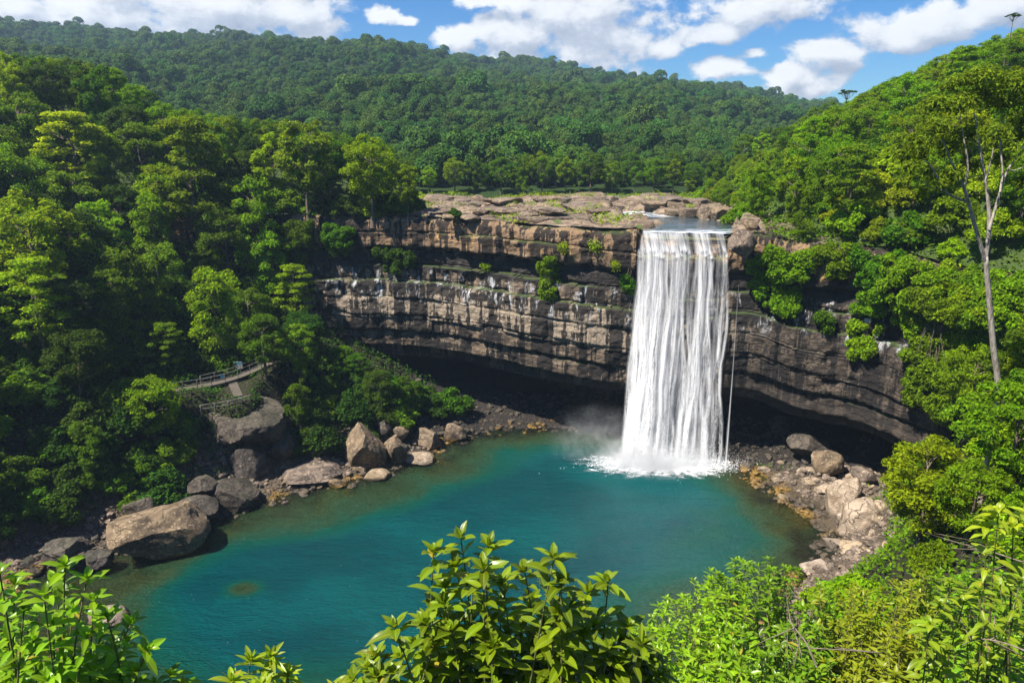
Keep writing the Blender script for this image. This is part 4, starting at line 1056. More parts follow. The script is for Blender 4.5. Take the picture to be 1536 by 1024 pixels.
# keep the view of the railed path, the dark boulder and the shore open
def open_view(x, y, z, h):
    ok = np.ones(len(x), bool)
    for i in range(len(x)):
        for hh in (z[i]+h*.35, z[i]+h*.8):
            q = project((x[i], y[i], hh))
            if q and 285 < q[0] < 440 and 535 < q[1] < 735 and q[2] < 96: ok[i] = False
    return ok
def keep_left(x, y, z):
    d = poly_sd(x, y, SHORE)
    back = poly_sd(x, y, BACK) < .5
    k = np.where(back, (x < -17-.25*np.maximum(y-106, 0)) & (y > rim_y(x)+1.0), (d > 6.2) & (z > 2.4) & (x < -8))
    return k & off_path(x, y) & open_view(x, y, z, 9)
pts = scatter(r, (-118, -14), (34, 158), 4.7, 185, lz, keep_left)
pts = clear_of(pts); print('left trees', len(pts))
for (x, y, z) in pts:
    q = project((x, y, z+7)); k = r.random(); back = poly_sd(np.array([x]), np.array([y]), BACK)[0] < 0
    low = z < 14
    if k < .30: key = r.choice(['round1', 'round2', 'round3', 'rb1'])
    elif k < .62: key = r.choice(['tall1', 'tall1', 'tall2'])
    elif k < .72: key = 'lay2'
    elif k < .76: key = 'lay1'
    elif k < .90: key = r.choice(['loose1', 'loose2'])
    else: key = 'round1'
    if low and key in ('lay1', 'loose1', 'tall2', 'loose2'): key = r.choice(['round1', 'tall1', 'round2'])
    sc = r.uniform(.8, 1.25)*(.66 if low and z < 8 else .88 if low else 1)
    sc = fit_top(x, y, z, sc, [0, 70, 140, 250, 330, 400, 500, 560, 610, 650], [78, 88, 92, 158, 174, 178, 200, 212, 240, 285])
    if not back and q[0] > 415:
        sc = fit_top(x, y, z, sc, *FRONT)
        if project((x, y, z+11*sc))[1] < np.interp(project((x, y, z+11*sc))[0], *FRONT)-12: continue
    kind = {'r': 'dense rounded', 't': 'tall narrow', 'l': 'layered' if key.startswith('lay') else 'open airy'}[key[0]]
    zone = 'on the plateau edge at the left skyline' if back else 'low on the shaded left bank' if low else 'on the steep left hillside'
    place(key, (x, y, z), r.uniform(0, 6.28), sc, f'{kind} green tree {zone}', 'tree', f'{kind} trees {zone}', (r.normal(0, .05), r.normal(0, .05)))
# shrubs over the left bank
def keep_left_shrub(x, y, z):
    d = poly_sd(x, y, SHORE); back = poly_sd(x, y, BACK) < .5
    return (~back) & (d > 4.6+1.2*np.sin(x*1.7+y)) & (z > 1.3) & (x < -8) & off_path(x, y) & open_view(x, y, z, 2.2)
pts = scatter(r, (-70, -6), (36, 110), 2.6, 122, lz, keep_left_shrub)
print('left shrubs', len(pts))
for (x, y, z) in pts:
    q = project((x, y, z+2.6))
    if q[0] > 425 and q[1] < np.interp(q[0], *FRONT): continue
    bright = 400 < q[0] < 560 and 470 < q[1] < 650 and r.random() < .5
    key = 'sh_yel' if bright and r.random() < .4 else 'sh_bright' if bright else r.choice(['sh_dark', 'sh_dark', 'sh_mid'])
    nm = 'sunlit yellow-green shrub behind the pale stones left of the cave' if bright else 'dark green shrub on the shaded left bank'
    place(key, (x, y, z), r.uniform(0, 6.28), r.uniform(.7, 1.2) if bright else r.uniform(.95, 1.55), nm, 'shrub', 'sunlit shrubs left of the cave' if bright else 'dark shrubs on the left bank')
pts = scatter(r, (-60, -15), (98, 122), 2.4, 34, lz, lambda x, y, z: (y > rim_y(x)+.6) & (y < rim_y(x)+5) & (x < -15.5))
for (x, y, z) in pts:
    place(r.choice(['sh_mid', 'sh_bright', 'sh_dark']), (x, y, z), r.uniform(0, 6.28), r.uniform(1.0, 1.6), 'leafy shrub along the left rim under the trees on the cliff edge', 'shrub', 'shrubs along the left rim')
for i, (a, b, k_) in enumerate([(150, 700, 1.3), (185, 655, 1.5), (110, 735, 1.2), (215, 700, 1.2), (60, 770, 1.2), (240, 735, 1.0), (170, 740, 1.0), (20, 790, 1.1), (275, 690, 1.1), (130, 650, 1.4), (200, 610, 1.4), (90, 690, 1.4), (265, 650, 1.2), (30, 730, 1.3)]):
    place(r.choice(['sh_dark', 'sh_mid', 'sh_dark']), hit(a, b), r.uniform(0, 6.28), k_, 'dark green shrub on the shaded left bank', 'shrub', 'dark shrubs on the left bank')
rg = np.random.default_rng(71)
for i in range(34):
    a = rg.uniform(470, 690); b = np.interp(a, [470, 540, 620, 690], [545, 560, 585, 608])+rg.uniform(0, 1)*np.interp(a, [470, 690], [75, 14])
    place(rg.choice(['sh_dark', 'sh_mid', 'sh_dark']), hit(a, b), rg.uniform(0, 6.28), rg.uniform(.5, .85), 'low dark shrub on the slope running down into the cave mouth left of the waterfall', 'shrub', 'shrubs beside the cave mouth')
# right slope
def shore_view(x, y, z, h):
    ok = np.ones(len(x), bool)
    for i in range(len(x)):
        for f_ in (.2, .6, 1.0):
            for s_ in (-1.6, 0):
                q = project((x[i]+s_, y[i], z[i]+h*f_))
                if q and q[0] < np.interp(q[1], [600, 660, 700, 740, 800, 850], [1375, 1370, 1318, 1305, 1312, 1290]) and 600 < q[1] < 858 and y[i] > 28: ok[i] = False
    return ok
def keep_right(x, y, z):
    d = poly_sd(x, y, SHORE); back = poly_sd(x, y, BACK) < .5
    return np.where(back, (x > 31.5+.13*np.maximum(y-86, 0)) & (y > rim_y(x)+1.0), (d > 4.6) & (z > 1.6) & (x > 24) & (y < 70) & shore_view(x, y, z, 7.5))
pts = scatter(r, (24, 112), (14, 175), 3.9, 168, lz, keep_right)
pts = clear_of(pts); print('right trees', len(pts))
for (x, y, z) in pts:
    back = poly_sd(np.array([x]), np.array([y]), BACK)[0] < 0; k = r.random()
    key = r.choice(['rb1', 'rb1', 'rb2', 'round2', 'tall2', 'lay2', 'loose2', 'rb1'])
    front = project((x, y, z))
    sc = r.uniform(.55, .9) if back else r.uniform(.5, .8)
    if not back and (front is None or front[2] < 30): sc *= .7
    sc = fit_top(x, y, z, sc, [1110, 1140, 1180, 1250, 1320, 1390, 1460, 1536], [290, 255, 195, 160, 128, 92, 68, 38])
    kind = {'r': 'dense rounded', 't': 'tall narrow', 'l': 'layered' if key.startswith('lay') else 'open airy'}[key[0]]
    zone = 'on the sunny right hillside above the cliff' if back else 'on the lower right slope beside the pool'
    place(key, (x, y, z), r.uniform(0, 6.28), sc, f'{kind} bright green tree {zone}', 'tree', f'{kind} trees {zone}', (r.normal(0, .06), r.normal(0, .06)))
def keep_right_shrub(x, y, z):
    d = poly_sd(x, y, SHORE); back = poly_sd(x, y, BACK) < .5
    return np.where(back, (x > 30.5+.13*np.maximum(y-86, 0)) & (y > rim_y(x)-.2) & (y < 150), (d > np.where(y < 62, 1.2, 3.6)) & (z > .3) & (x > 20) & (y < 68.5) & shore_view(x, y, z, 2.8))
pts = scatter(r, (22, 95), (12, 150), 2.7, 112, lz, keep_right_shrub)
print('right shrubs', len(pts))
for (x, y, z) in pts:
    back = poly_sd(np.array([x]), np.array([y]), BACK)[0] < 0
    key = r.choice(['sh_bright', 'sh_bright', 'sh_mid', 'sh_yel'])
    lab = 'bright green shrub on the sunny right hillside above the cliff' if back else 'bright green shrub on the lower right slope beside the pool'
    place(key, (x, y, z), r.uniform(0, 6.28), r.uniform(.65, 1.25), lab, 'shrub', 'shrubs '+lab[19:])
pts = scatter(r, (40, 68), (64, 102), 2.6, 42, lz, lambda x, y, z: (poly_sd(x, y, BACK) < -1))
for (x, y, z) in pts:
    place(r.choice(['sh_bright', 'sh_mid', 'sh_yel']), (x, y, z), r.uniform(0, 6.28), r.uniform(1.0, 1.7), 'large bright shrub on the rise between the right cliff rim and the pale forked tree', 'shrub', 'large shrubs above the right cliff rim')
# trees at the far edge of the plateau
n_b = 0
for row, (yy, st) in enumerate(((168, 5.2), (176, 5.6))):
    x = -34.0
    while x < 84:
        y = yy+r.uniform(-2.5, 2.5)+.06*abs(x-10)
        z = max(float(plateau_z(np.array([x]), np.array([y]))[0]), float(hill_z(np.array([x]), np.array([y]))[0]))-.3
        key = r.choice(['round2', 'round3', 'tall1', 'rb1', 'loose2'])
        place(key, (x, y, z), r.uniform(0, 6.28), r.uniform(.5, .82), 'rounded green tree in the belt at the back of the plateau below the far hill', 'tree', 'trees behind the plateau')
        x += st*r.uniform(.8, 1.2); n_b += 1
print('belt', n_b)
# undergrowth that hides the soil
def undergrowth(name, label, mat, cnt, xr, yr, keep, seed, L=.42, W=.24):
    r = np.random.default_rng(seed); x = r.uniform(*xr, cnt*3); y = r.uniform(*yr, cnt*3); z = lz(x, y); ok = keep(x, y, z); x, y, z = x[ok][:cnt], y[ok][:cnt], z[ok][:cnt]; c = len(x)
    hb = 1.3*np.maximum(fbm(x*.33, y*.33, seed=seed)+.1, 0)
    P_ = np.stack([x, y, z+np.abs(r.normal(0, .25, c))+.05+hb*r.random(c)**.4*(name != 'grass')], 1)
    Nn = unit(r.normal(0, .6, (c, 3))+np.array([0, 0, 1.0])); t = r.normal(size=(c, 3)); Dd = unit(t-Nn*np.sum(t*Nn, 1, keepdims=True)); k = r.uniform(.6, 1.3, c)
    V_, Q = leaf_quads(P_, Nn, Dd, L*k, W*k); stuff(link(name, np_mesh(name, V_, Q, None, False, [M[mat]])), label)
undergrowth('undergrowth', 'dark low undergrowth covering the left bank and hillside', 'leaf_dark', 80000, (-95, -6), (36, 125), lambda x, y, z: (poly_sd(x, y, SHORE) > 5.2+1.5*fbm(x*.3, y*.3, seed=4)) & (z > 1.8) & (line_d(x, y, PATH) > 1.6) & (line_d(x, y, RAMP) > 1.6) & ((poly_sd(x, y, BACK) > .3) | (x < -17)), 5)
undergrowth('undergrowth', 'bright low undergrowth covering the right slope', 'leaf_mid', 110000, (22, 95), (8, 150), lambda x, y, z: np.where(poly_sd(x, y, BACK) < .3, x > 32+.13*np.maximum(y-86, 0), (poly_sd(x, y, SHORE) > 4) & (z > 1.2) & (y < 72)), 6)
def keep_grass(x, y, z):
    return (poly_sd(x, y, BACK) < -2) & (poly_sd(x, y, RIVER) > 2) & (fbm(x*.12, y*.2, seed=44) > .35-.9*sstep(150, 163, y))
undergrowth('grass', 'patches of bright green grass on the rock plateau', 'leaf_yellow', 16000, (-24, 48), (96, 172), keep_grass, 8, .5, .2)

# ================================================================== FAR FOREST (one mass, thousands of crowns)
fc = bpy.data.collections.new('far_crowns')
for k in range(6):
    rr = np.random.default_rng(400+k); pf = round_puffs(rr, 7.5, rr.uniform(2.8, 4.2), 7.2, 13, rr.uniform(1.7, 2.3), .85)
    V_, Q = puff_leaves(rr, pf, 2600, .75, .48, .3, .4, (.85, 1.05), .25, (0, 0, 3.5), .35); V_ = V_*np.array([1, 1, 1.12])
    fc.objects.link(bpy.data.objects.new('far_crown', np_mesh('far_crown', V_, Q, None, False, [M['leaf_far']])))
fr_ = np.random.default_rng(55); FP = []
y = HILL_Y0+8.0
while y < 812:
    st = np.interp(y, [170, 300, 800], [4.9, 6.9, 8.8])
    xs = np.arange(-.82*y-20, min(.82*y, 520)+20, st)
    for x in xs:
        FP.append((x+fr_.uniform(-.45, .45)*st, y+fr_.uniform(-.45, .45)*st))
    y += st*.92
FP = np.array(FP); fz = hill_z(FP[:, 0], FP[:, 1])
kp = (fr_.random(len(FP)) > .04)
FP = np.column_stack([FP, fz-.8])[kp]
print('far trees', len(FP))
me = bpy.data.meshes.new('forest'); me.vertices.add(len(FP)); me.vertices.foreach_set('co', FP.astype(np.float32).ravel())
sca = np.interp(FP[:, 1], [170, 300, 800], [.60, .72, .94])*fr_.lognormal(0, .24, len(FP))*(1+.35*vnoise(FP[:, 0]*.02, FP[:, 1]*.02, seed=33))
for nm_, tp, val in (('sca', 'FLOAT', sca), ('rot', 'FLOAT', fr_.uniform(0, 6.28, len(FP))), ('pick', 'INT', fr_.integers(0, 6, len(FP)))):
    a_ = me.attributes.new(nm_, tp, 'POINT'); a_.data.foreach_set('value', np.asarray(val, np.int32 if tp == 'INT' else np.float32))
fo = link('forest', me); stuff(fo, 'dense green forest covering the far hill', 'forest')
gt = bpy.data.node_groups.new('forest_scatter', 'GeometryNodeTree'); gt.interface.new_socket('Geometry', in_out='INPUT', socket_type='NodeSocketGeometry'); gt.interface.new_socket('Geometry', in_out='OUTPUT', socket_type='NodeSocketGeometry')
a = gt.nodes.new('NodeGroupInput'); b = gt.nodes.new('NodeGroupOutput'); ci = gt.nodes.new('GeometryNodeCollectionInfo'); ci.inputs[0].default_value = fc; ci.inputs[1].default_value = True; ci.inputs[2].default_value = True
ip = gt.nodes.new('GeometryNodeInstanceOnPoints'); ip.inputs['Pick Instance'].default_value = True
def named(nm_, tp):
    q = gt.nodes.new('GeometryNodeInputNamedAttribute'); q.data_type = tp; q.inputs[0].default_value = nm_; return [s for s in q.outputs if s.enabled][0]
cr_ = gt.nodes.new('ShaderNodeCombineXYZ')
gt.links.new(named('rot', 'FLOAT'), cr_.inputs[2]); gt.links.new(cr_.outputs[0], ip.inputs['Rotation'])
gt.links.new(named('sca', 'FLOAT'), ip.inputs['Scale']); gt.links.new(named('pick', 'INT'), ip.inputs['Instance Index'])
gt.links.new(a.outputs[0], ip.inputs['Points']); gt.links.new(ci.outputs[0], ip.inputs['Instance']); gt.links.new(ip.outputs[0], b.inputs[0])
fo.modifiers.new('scatter', 'NODES').node_group = gt
#PART4
# ================================================================== SHRUBS AND VINES ON THE CLIFF
def hang_plant(name, x, down, wide, tall, label, mat, seed, out=.5, cnt=None, cat='shrub', L=.34, W=.19):
    """foliage rooted on the rock and hanging over it"""
    b, nn = cliff_point(x, down); r = np.random.default_rng(seed); pf = []
    k = int(5+wide*tall*1.1)
    tx_ = np.array([-nn[1], nn[0], 0])
    for i in range(k):
        f = r.random(); a = r.uniform(-.5, .5)*wide*(1-.45*f)
        pp, n2 = cliff_point(x+tx_[0]*a, np.clip(down+f*tall, 0, 20)); pr = r.uniform(.45, .95)*(1-.25*f)
        pf.append((*(pp-b+n2*(out*.6+pr*.35)), pr, .9))
    V_, Q = puff_leaves(r, pf, cnt or int(330*k), L, W, .5, .9, center=tuple(-nn*1.5), lower=.5)
    root = empty(name, b)
    g = Geo()
    for q in pf[::2]: g.tube(limb_path(-nn*.3+np.array([0, 0, .1]), q[:3], r, n=5), np.linspace(.05, .012, 5), 4)
    link('stems', g.mesh('stems', [M['bark']]), root); link('crown', np_mesh('crown', V_, Q, None, False, [M[mat]]), root)
    tag(root, label, cat)
def xpx(px, Y):
    ra = ray(px, 420); k = np.argmin(np.abs(RIM[:, 0]/np.maximum(RIM[:, 1], 20)-ra[0]/ra[1])+(RIM[:, 1] < 50)*9); return RIM[k, 0]
hang_plant('hanging_vine', xpx(818, 93.5), 4.4, 3.2, 5.8, 'dark green vine patch hanging down the middle of the cliff left of the waterfall', 'leaf_mid', 1, .3, cat='vine')
hang_plant('cliff_shrub', xpx(590, 105), 5.2, 6.5, 3.6, 'dark shrub clinging to the shaded upper left of the cliff', 'leaf_dark', 2, .6)
hang_plant('cliff_shrub', xpx(520, 107), 1.5, 7, 4.5, 'broad leafy curtain over the left end of the cliff', 'leaf_mid', 3, .8)
hang_plant('cliff_shrub', xpx(450, 108), 1.0, 6, 6.5, 'tall shrub mass covering the far left of the cliff', 'leaf_mid', 4, .9)
hang_plant('cliff_shrub', xpx(1148, 83.5), 1.8, 4.6, 7.0, 'yellow-green shrub tumbling down the cliff just right of the waterfall', 'leaf_bright', 5, .8)
hang_plant('cliff_shrub', xpx(1185, 81.5), 1.0, 5.0, 8.0, 'bright leafy shrub spilling over the rim, second right of the waterfall', 'leaf_bright', 6, .9)
hang_plant('cliff_shrub', xpx(1245, 79), .2, 6, 3.4, 'bright shrub along the rim above the dark upper beds of the right cliff', 'leaf_bright', 7, .8)
hang_plant('cliff_shrub', xpx(1310, 76), .2, 6, 4.0, 'bright shrub overhanging the rim of the right cliff farther along', 'leaf_mid', 8, .8)
hang_plant('cliff_shrub', xpx(1305, 76), 5.0, 4.2, 2.6, 'sunlit shrub growing from a ledge midway down the right cliff', 'leaf_bright', 9, .7)
hang_plant('cliff_shrub', xpx(1305, 75.5), 8.4, 4.0, 4.2, 'straggling yellow-green shrub hanging below the ledge on the right cliff', 'leaf_yellow', 10, .6)
hang_plant('cliff_shrub', xpx(1255, 78), 8.6, 2.0, 1.4, 'small round dark shrub on the face of the right cliff', 'leaf_mid', 11, .4)
hang_plant('cliff_shrub', xpx(1385, 71), .2, 7, 8.5, 'large green shrub draping the right end of the cliff', 'leaf_bright', 12, 1.1)
hang_plant('cliff_shrub', xpx(1420, 68), 3, 7, 12, 'tall bright shrub mass closing the right end of the cliff', 'leaf_bright', 13, 1.4)
hang_plant('cliff_shrub', xpx(1452, 66), .0, 7, 8, 'leafy shrub over the rim left of the pale forked tree', 'leaf_bright', 15, 1.2)
hang_plant('cliff_shrub', xpx(1490, 64), .0, 7, 9, 'leafy shrub over the rim right behind the pale forked trunk', 'leaf_mid', 16, 1.2)
hang_plant('cliff_shrub', xpx(1530, 61), .0, 8, 10, 'leafy shrub over the rim at the right edge of the picture', 'leaf_bright', 17, 1.3)
hang_plant('cliff_shrub', xpx(1468, 66), 8, 7, 8, 'shrub hanging low on the rock left of the pale forked trunk', 'leaf_bright', 18, 1.3)
hang_plant('cliff_shrub', xpx(1528, 61), 8.5, 7, 8, 'shrub hanging low on the rock at the right edge of the picture', 'leaf_mid', 19, 1.3)
hang_plant('cliff_shrub', xpx(945, 90), 4.6, 1.8, 3.6, 'dark fern-like plant beside the left edge of the waterfall', 'leaf_mid', 14, .3)
for i, (px, Yd, dn, lab) in enumerate([(720, 100, 6.3, 'tiny bright plant in a crack on the left cliff'), (895, 91, 2.2, 'small yellow-green tuft on the top bed left of the waterfall'), (845, 92, 2.4, 'small green tuft on the upper ledge over the vine patch'), (925, 90, 4.3, 'little leafy tuft under the top ledge near the waterfall')]):
    hang_plant('ledge_tuft', xpx(px, Yd), dn, 1.0, .7, lab, 'leaf_yellow', 30+i, .2, 260, 'plant', .26, .13)

# ================================================================== PALE FORKED TREE ON THE RIGHT
YT = 42.0
def P_(px, py, Y=YT): return at(px, py, Y=Y)
r = np.random.default_rng(9); g = Geo()
b0 = P_(1496, 610); zb = float(ground_z(np.array([b0[0]]), np.array([b0[1]]))[0])
rootp = np.array([b0[0], b0[1], zb])
def path(pts, dy=0.0): return np.array([P_(a, b, YT+dy*i) for i, (a, b) in enumerate(pts)])
main = np.vstack([rootp-(0, 0, .8), path([(1496, 610), (1490, 520), (1483, 440), (1478, 385)])])
def smooth_path(p, k=4): return catmull(np.asarray(p), k)
def ramp_r(p, a, b): return np.linspace(a, b, len(p))
LIMBS = [(main, .21, .14), (path([(1478, 390), (1484, 335), (1479, 275), (1468, 215), (1462, 170)], .15), .14, .04), (path([(1478, 392), (1460, 330), (1446, 282), (1428, 245), (1412, 205)], -.2), .13, .035),
         (path([(1453, 303), (1432, 296), (1416, 284), (1402, 258), (1388, 240)], -.25), .085, .03), (path([(1484, 345), (1499, 292), (1511, 256), (1528, 232), (1542, 205)], .2), .09, .03), (path([(1500, 290), (1504, 255), (1500, 215), (1506, 175)], .3), .07, .03),
         (path([(1446, 284), (1452, 250), (1446, 210), (1440, 170)], .1), .07, .025), (path([(1512, 254), (1522, 256), (1536, 250)], .1), .05, .02), (path([(1478, 272), (1488, 235), (1494, 200)], -.2), .06, .02), (path([(1420, 286), (1398, 282), (1378, 268)], -.2), .04, .015)]
for p, a, b in LIMBS:
    q = smooth_path(p); g.tube(q-rootp, ramp_r(q, a, b), 8)
root = empty('pale_tree', rootp); tag(root, 'tall pale-barked tree with forked bare limbs at the right edge above the pool', 'tree')
link('trunk', g.mesh('trunk', [M['bark_pale']]), root)
pf = []
for (a, b, rr) in [(1388, 232, 1.0), (1412, 195, 1.15), (1440, 165, 1.2), (1470, 150, 1.2), (1505, 160, 1.25), (1540, 185, 1.2), (1430, 225, .9), (1400, 262, .75), (1492, 205, 1.0), (1522, 130, 1.2), (1475, 120, 1.1), (1372, 255, .7), (1545, 235, 1.0), (1455, 205, 1.0), (1520, 205, .9), (1440, 130, 1.0), (1376, 215, .8), (1405, 160, .9), (1415, 275, .6), (1385, 290, .6), (1430, 265, .7), (1500, 240, .7), (1535, 270, .7), (1460, 250, .6), (1360, 235, .8), (1350, 275, .5), (1555, 150, 1.2)]:
    pf.append((*(P_(a, b, YT+r.uniform(-1.6, 1.6))-rootp), rr, .75))
V_, Q = puff_leaves(r, pf, 11000, .30, .12, .45, .9, (.3, 1.1), .6, tuple(P_(1475, 230)-rootp), .5)
link('crown', np_mesh('crown', V_, Q, None, False, [M['leaf_pale']]), root)

# ================================================================== RAILED PATH, SIGNS
m, nt, _, _ = newmat('concrete'); n = N(nt); tc = n.node('ShaderNodeTexCoord').outputs['Object']
f = n.noise(tc, 1.4, 6, .65); n.out(n.bsdf(n.mix(f, (.06, .05, .04), (.14, .12, .095)), .9, .2, n.bump(n.noise(tc, 9, 4), .5, .03))); M['concrete'] = m
m, nt, _, _ = newmat('rail_metal'); n = N(nt); tc = n.node('ShaderNodeTexCoord').outputs['Object']
n.out(n.bsdf(n.mix(n.smooth(n.noise(tc, 3, 4), .45, .65), (.22, .21, .20), (.12, .09, .07)), .55, .4, Metallic=.3)); M['rail'] = m
m, nt, _, _ = newmat('white_paint'); n = N(nt); n.out(n.bsdf((.26, .28, .28), .5, .4)); M['white'] = m
m, nt, _, _ = newmat('blue_paint'); n = N(nt); n.out(n.bsdf((.02, .16, .24), .5, .4)); M['blue'] = m
def strip(line, wid, zoff=.06, thick=.25):
    q = catmull(line, 8); t = np.gradient(q, axis=0); nn = unit(np.stack([-t[:, 1], t[:, 0], 0*t[:, 0]], 1))
    a = q+nn*wid*.5; b = q-nn*wid*.5; a[:, 2] += zoff; b[:, 2] += zoff
    V = np.stack([a-(0, 0, thick), a, b, b-(0, 0, thick)], 1)
    return V.reshape(-1, 3), grid_quads(len(q), 4)
V1, Q1 = strip(PATH, 1.5); V2, Q2 = strip(RAMP, 1.1, .075, .5)
structure(link('path', np_mesh('path', np.concatenate([V1, V2]), np.concatenate([Q1, Q2+len(V1)]), None, False, [M['concrete']])))
def railing(line, step, h, label, bars=2, name='railing'):
    q = catmull(line, 10); seg = np.concatenate([[0], np.cumsum(np.linalg.norm(np.diff(q, axis=0), axis=1))])
    root = empty(name, q[0]); tag(root, label, 'railing')
    for s_ in np.arange(0, seg[-1]+.01, step):
        p = np.array([np.interp(s_, seg, q[:, k]) for k in range(3)])-q[0]
        g = Geo(); g.tube([p-(0, 0, .5), p+(0, 0, h*.5), p+(0, 0, h+.03)], .045, 6); link('post', g.mesh('post', [M['rail']]), root)
    for k in range(bars):
        g = Geo(); g.tube(q-q[0]+(0, 0, h*(1-k*.48/(bars-1) if bars > 1 else 1)), .04 if k == 0 else .028, 6); link('top_rail' if k == 0 else 'lower_rail', g.mesh('rail', [M['rail']]), root)
    return root
def offset(line, d):
    t = np.gradient(line, axis=0); nn = unit(np.stack([t[:, 1], -t[:, 0], 0*t[:, 0]], 1)); return line+nn*d+(0, 0, .06)
ol = offset(PATH, .7)
railing(ol, 1.75, 1.15, 'grey metal railing along the footpath on the shaded left bank')
railing(offset(PATH, -.7)[2:], 1.8, 1.15, 'railing on the uphill side where the footpath leaves into the woods')
railing(np.array([at(302, 622, Y=81.0), at(345, 615, Y=82), at(378, 606, Y=82.8)])+(0, 0, .25), 1.6, 1.0, 'low rusty railing along the back of the huge flat-topped boulder')
sp = at(359, 566, Y=90.6)
g = Geo(); g.tube([sp*0-(0, 0, 1.0), (0, 0, 1.0), (0, 0, 2.2)], .05, 6)
root = empty('notice_board', sp); tag(root, 'small white and blue notice board on a post at the bend of the footpath', 'sign')
link('post', g.mesh('post', [M['rail']]), root)
g = Geo(); g.box((0, -.07, 1.75), (.62, 0, 0), (0, .03, 0), (0, 0, .48)); bd = link('board', g.mesh('board', [M['white']], False), root)
g = Geo(); g.box((0, -.103, 2.06), (.58, 0, 0), (0, .004, 0), (0, 0, .13)); link('header', g.mesh('header', [M['blue']], False), bd)
sp = at(335, 575, Y=88.4); root = empty('marker_post', sp); tag(root, 'short blue marker post by the footpath railing left of the notice board', 'post')
g = Geo(); g.tube([(0, 0, -.8), (0, 0, .6), (0, 0, 1.2)], .06, 6); link('post', g.mesh('post', [M['rail']]), root)
g = Geo(); g.box((0, -.08, 1.0), (.22, 0, 0), (0, .03, 0), (0, 0, .3)); link('plate', g.mesh('plate', [M['blue']], False), root)

# ================================================================== FOREGROUND PLANTS
BL_ATTR = {}
def big_leaves(P, Dd, Nn, L, W, droop=.25, fold=.28, nu=7, nc=5, wave=.0, r=None):
    n_ = len(P); u = np.linspace(0, 1, nu); c = np.linspace(-1, 1, nc)
    w = np.sin(np.pi*np.clip(u, 0, 1)**.85)**.85; w[0] = .06; w[-1] = .015
    S_ = unit(np.cross(Nn, Dd)); Nn = unit(np.cross(Dd, S_))
    U, Cc = np.meshgrid(u, c, indexing='ij'); Wg = np.broadcast_to(w[:, None], U.shape)
    L = L[:, None, None, None]; W = W[:, None, None, None]
    dr = (droop*np.ones(n_))[:, None, None, None]
    e = lambda a: a[:, None, None, :]
    g_ = lambda a: a[None, :, :, None]
    V = e(P)+e(Dd)*L*g_(U)+e(S_)*W*.5*g_(Cc*Wg)+e(Nn)*(W*.5*fold*g_(np.abs(Cc)**.8*Wg)-W*.05*g_((np.abs(Cc) < .01)*1.0*Wg))
    V = V+np.array([0, 0, -1.0])*L*dr*g_(U**2.0)
    if r is not None:
        ph = r.uniform(0, 6.28, n_)[:, None, None, None]
        V = V+e(Nn)*W*.05*np.sin(g_(U*9)+ph)*g_(np.abs(Cc)*Wg)
    q = grid_quads(nu, nc); Q = (np.arange(n_)[:, None, None]*nu*nc+q[None]).reshape(-1, 4)
    BL_ATTR['lc'] = np.broadcast_to(np.abs(Cc)[None], (n_, nu, nc)).ravel(); BL_ATTR['lu'] = np.broadcast_to(U[None], (n_, nu, nc)).ravel()
    return V.reshape(-1, 3), Q
def leafy_stem(r, p0, p1, bend, L, W, tip_n, node_gap, leafy, spread=1.15):
    """returns stem points and leaf frames"""
    n_ = 14; t = np.linspace(0, 1, n_)[:, None]
    mid = (p0+p1)/2+bend; S_ = (1-t)**2*p0+2*t*(1-t)*mid+t*t*p1
    ln = np.linalg.norm(p1-p0); Ps, Ds, Ns, Ls = [], [], [], []
    ax = unit(p1-S_[-4]); a1 = unit(np.cross(ax, [.3, .9, .1])); a2 = np.cross(ax, a1)
    ph = r.uniform(0, 6.28)
    def leaf(p, ang, tilt, l):
        out = math.cos(ang)*a1+math.sin(ang)*a2
        d = unit(ax*math.cos(tilt)+out*math.sin(tilt)+r.normal(0, .12, 3)); nn = unit(ax*math.sin(tilt)-out*math.cos(tilt)+np.array([0, 0, .35])+r.normal(0, .15, 3))
        Ps.append(p); Ds.append(d); Ns.append(nn); Ls.append(l)
    for k in range(tip_n):
        f = k/max(tip_n-1, 1); leaf(p1-ax*.02*L*k*.5, ph+k*2.4, .18+f*1.0, L*(.5+.55*f)*r.uniform(.85, 1.1))
    s_ = node_gap*.6
    while s_ < ln*leafy:
        tt = 1-s_/ln; p = np.array([np.interp(tt, t[:, 0], S_[:, k]) for k in range(3)])
        ph += 2.4
        leaf(p, ph, spread+r.uniform(-.2, .25), L*r.uniform(.6, 1.25))
        if r.random() < .75: leaf(p, ph+3.1+r.uniform(-.4, .4), spread+r.uniform(-.2, .3), L*r.uniform(.7, 1.15))
        s_ += node_gap*r.uniform(.7, 1.3)
    return S_, Ps, Ds, Ns, Ls
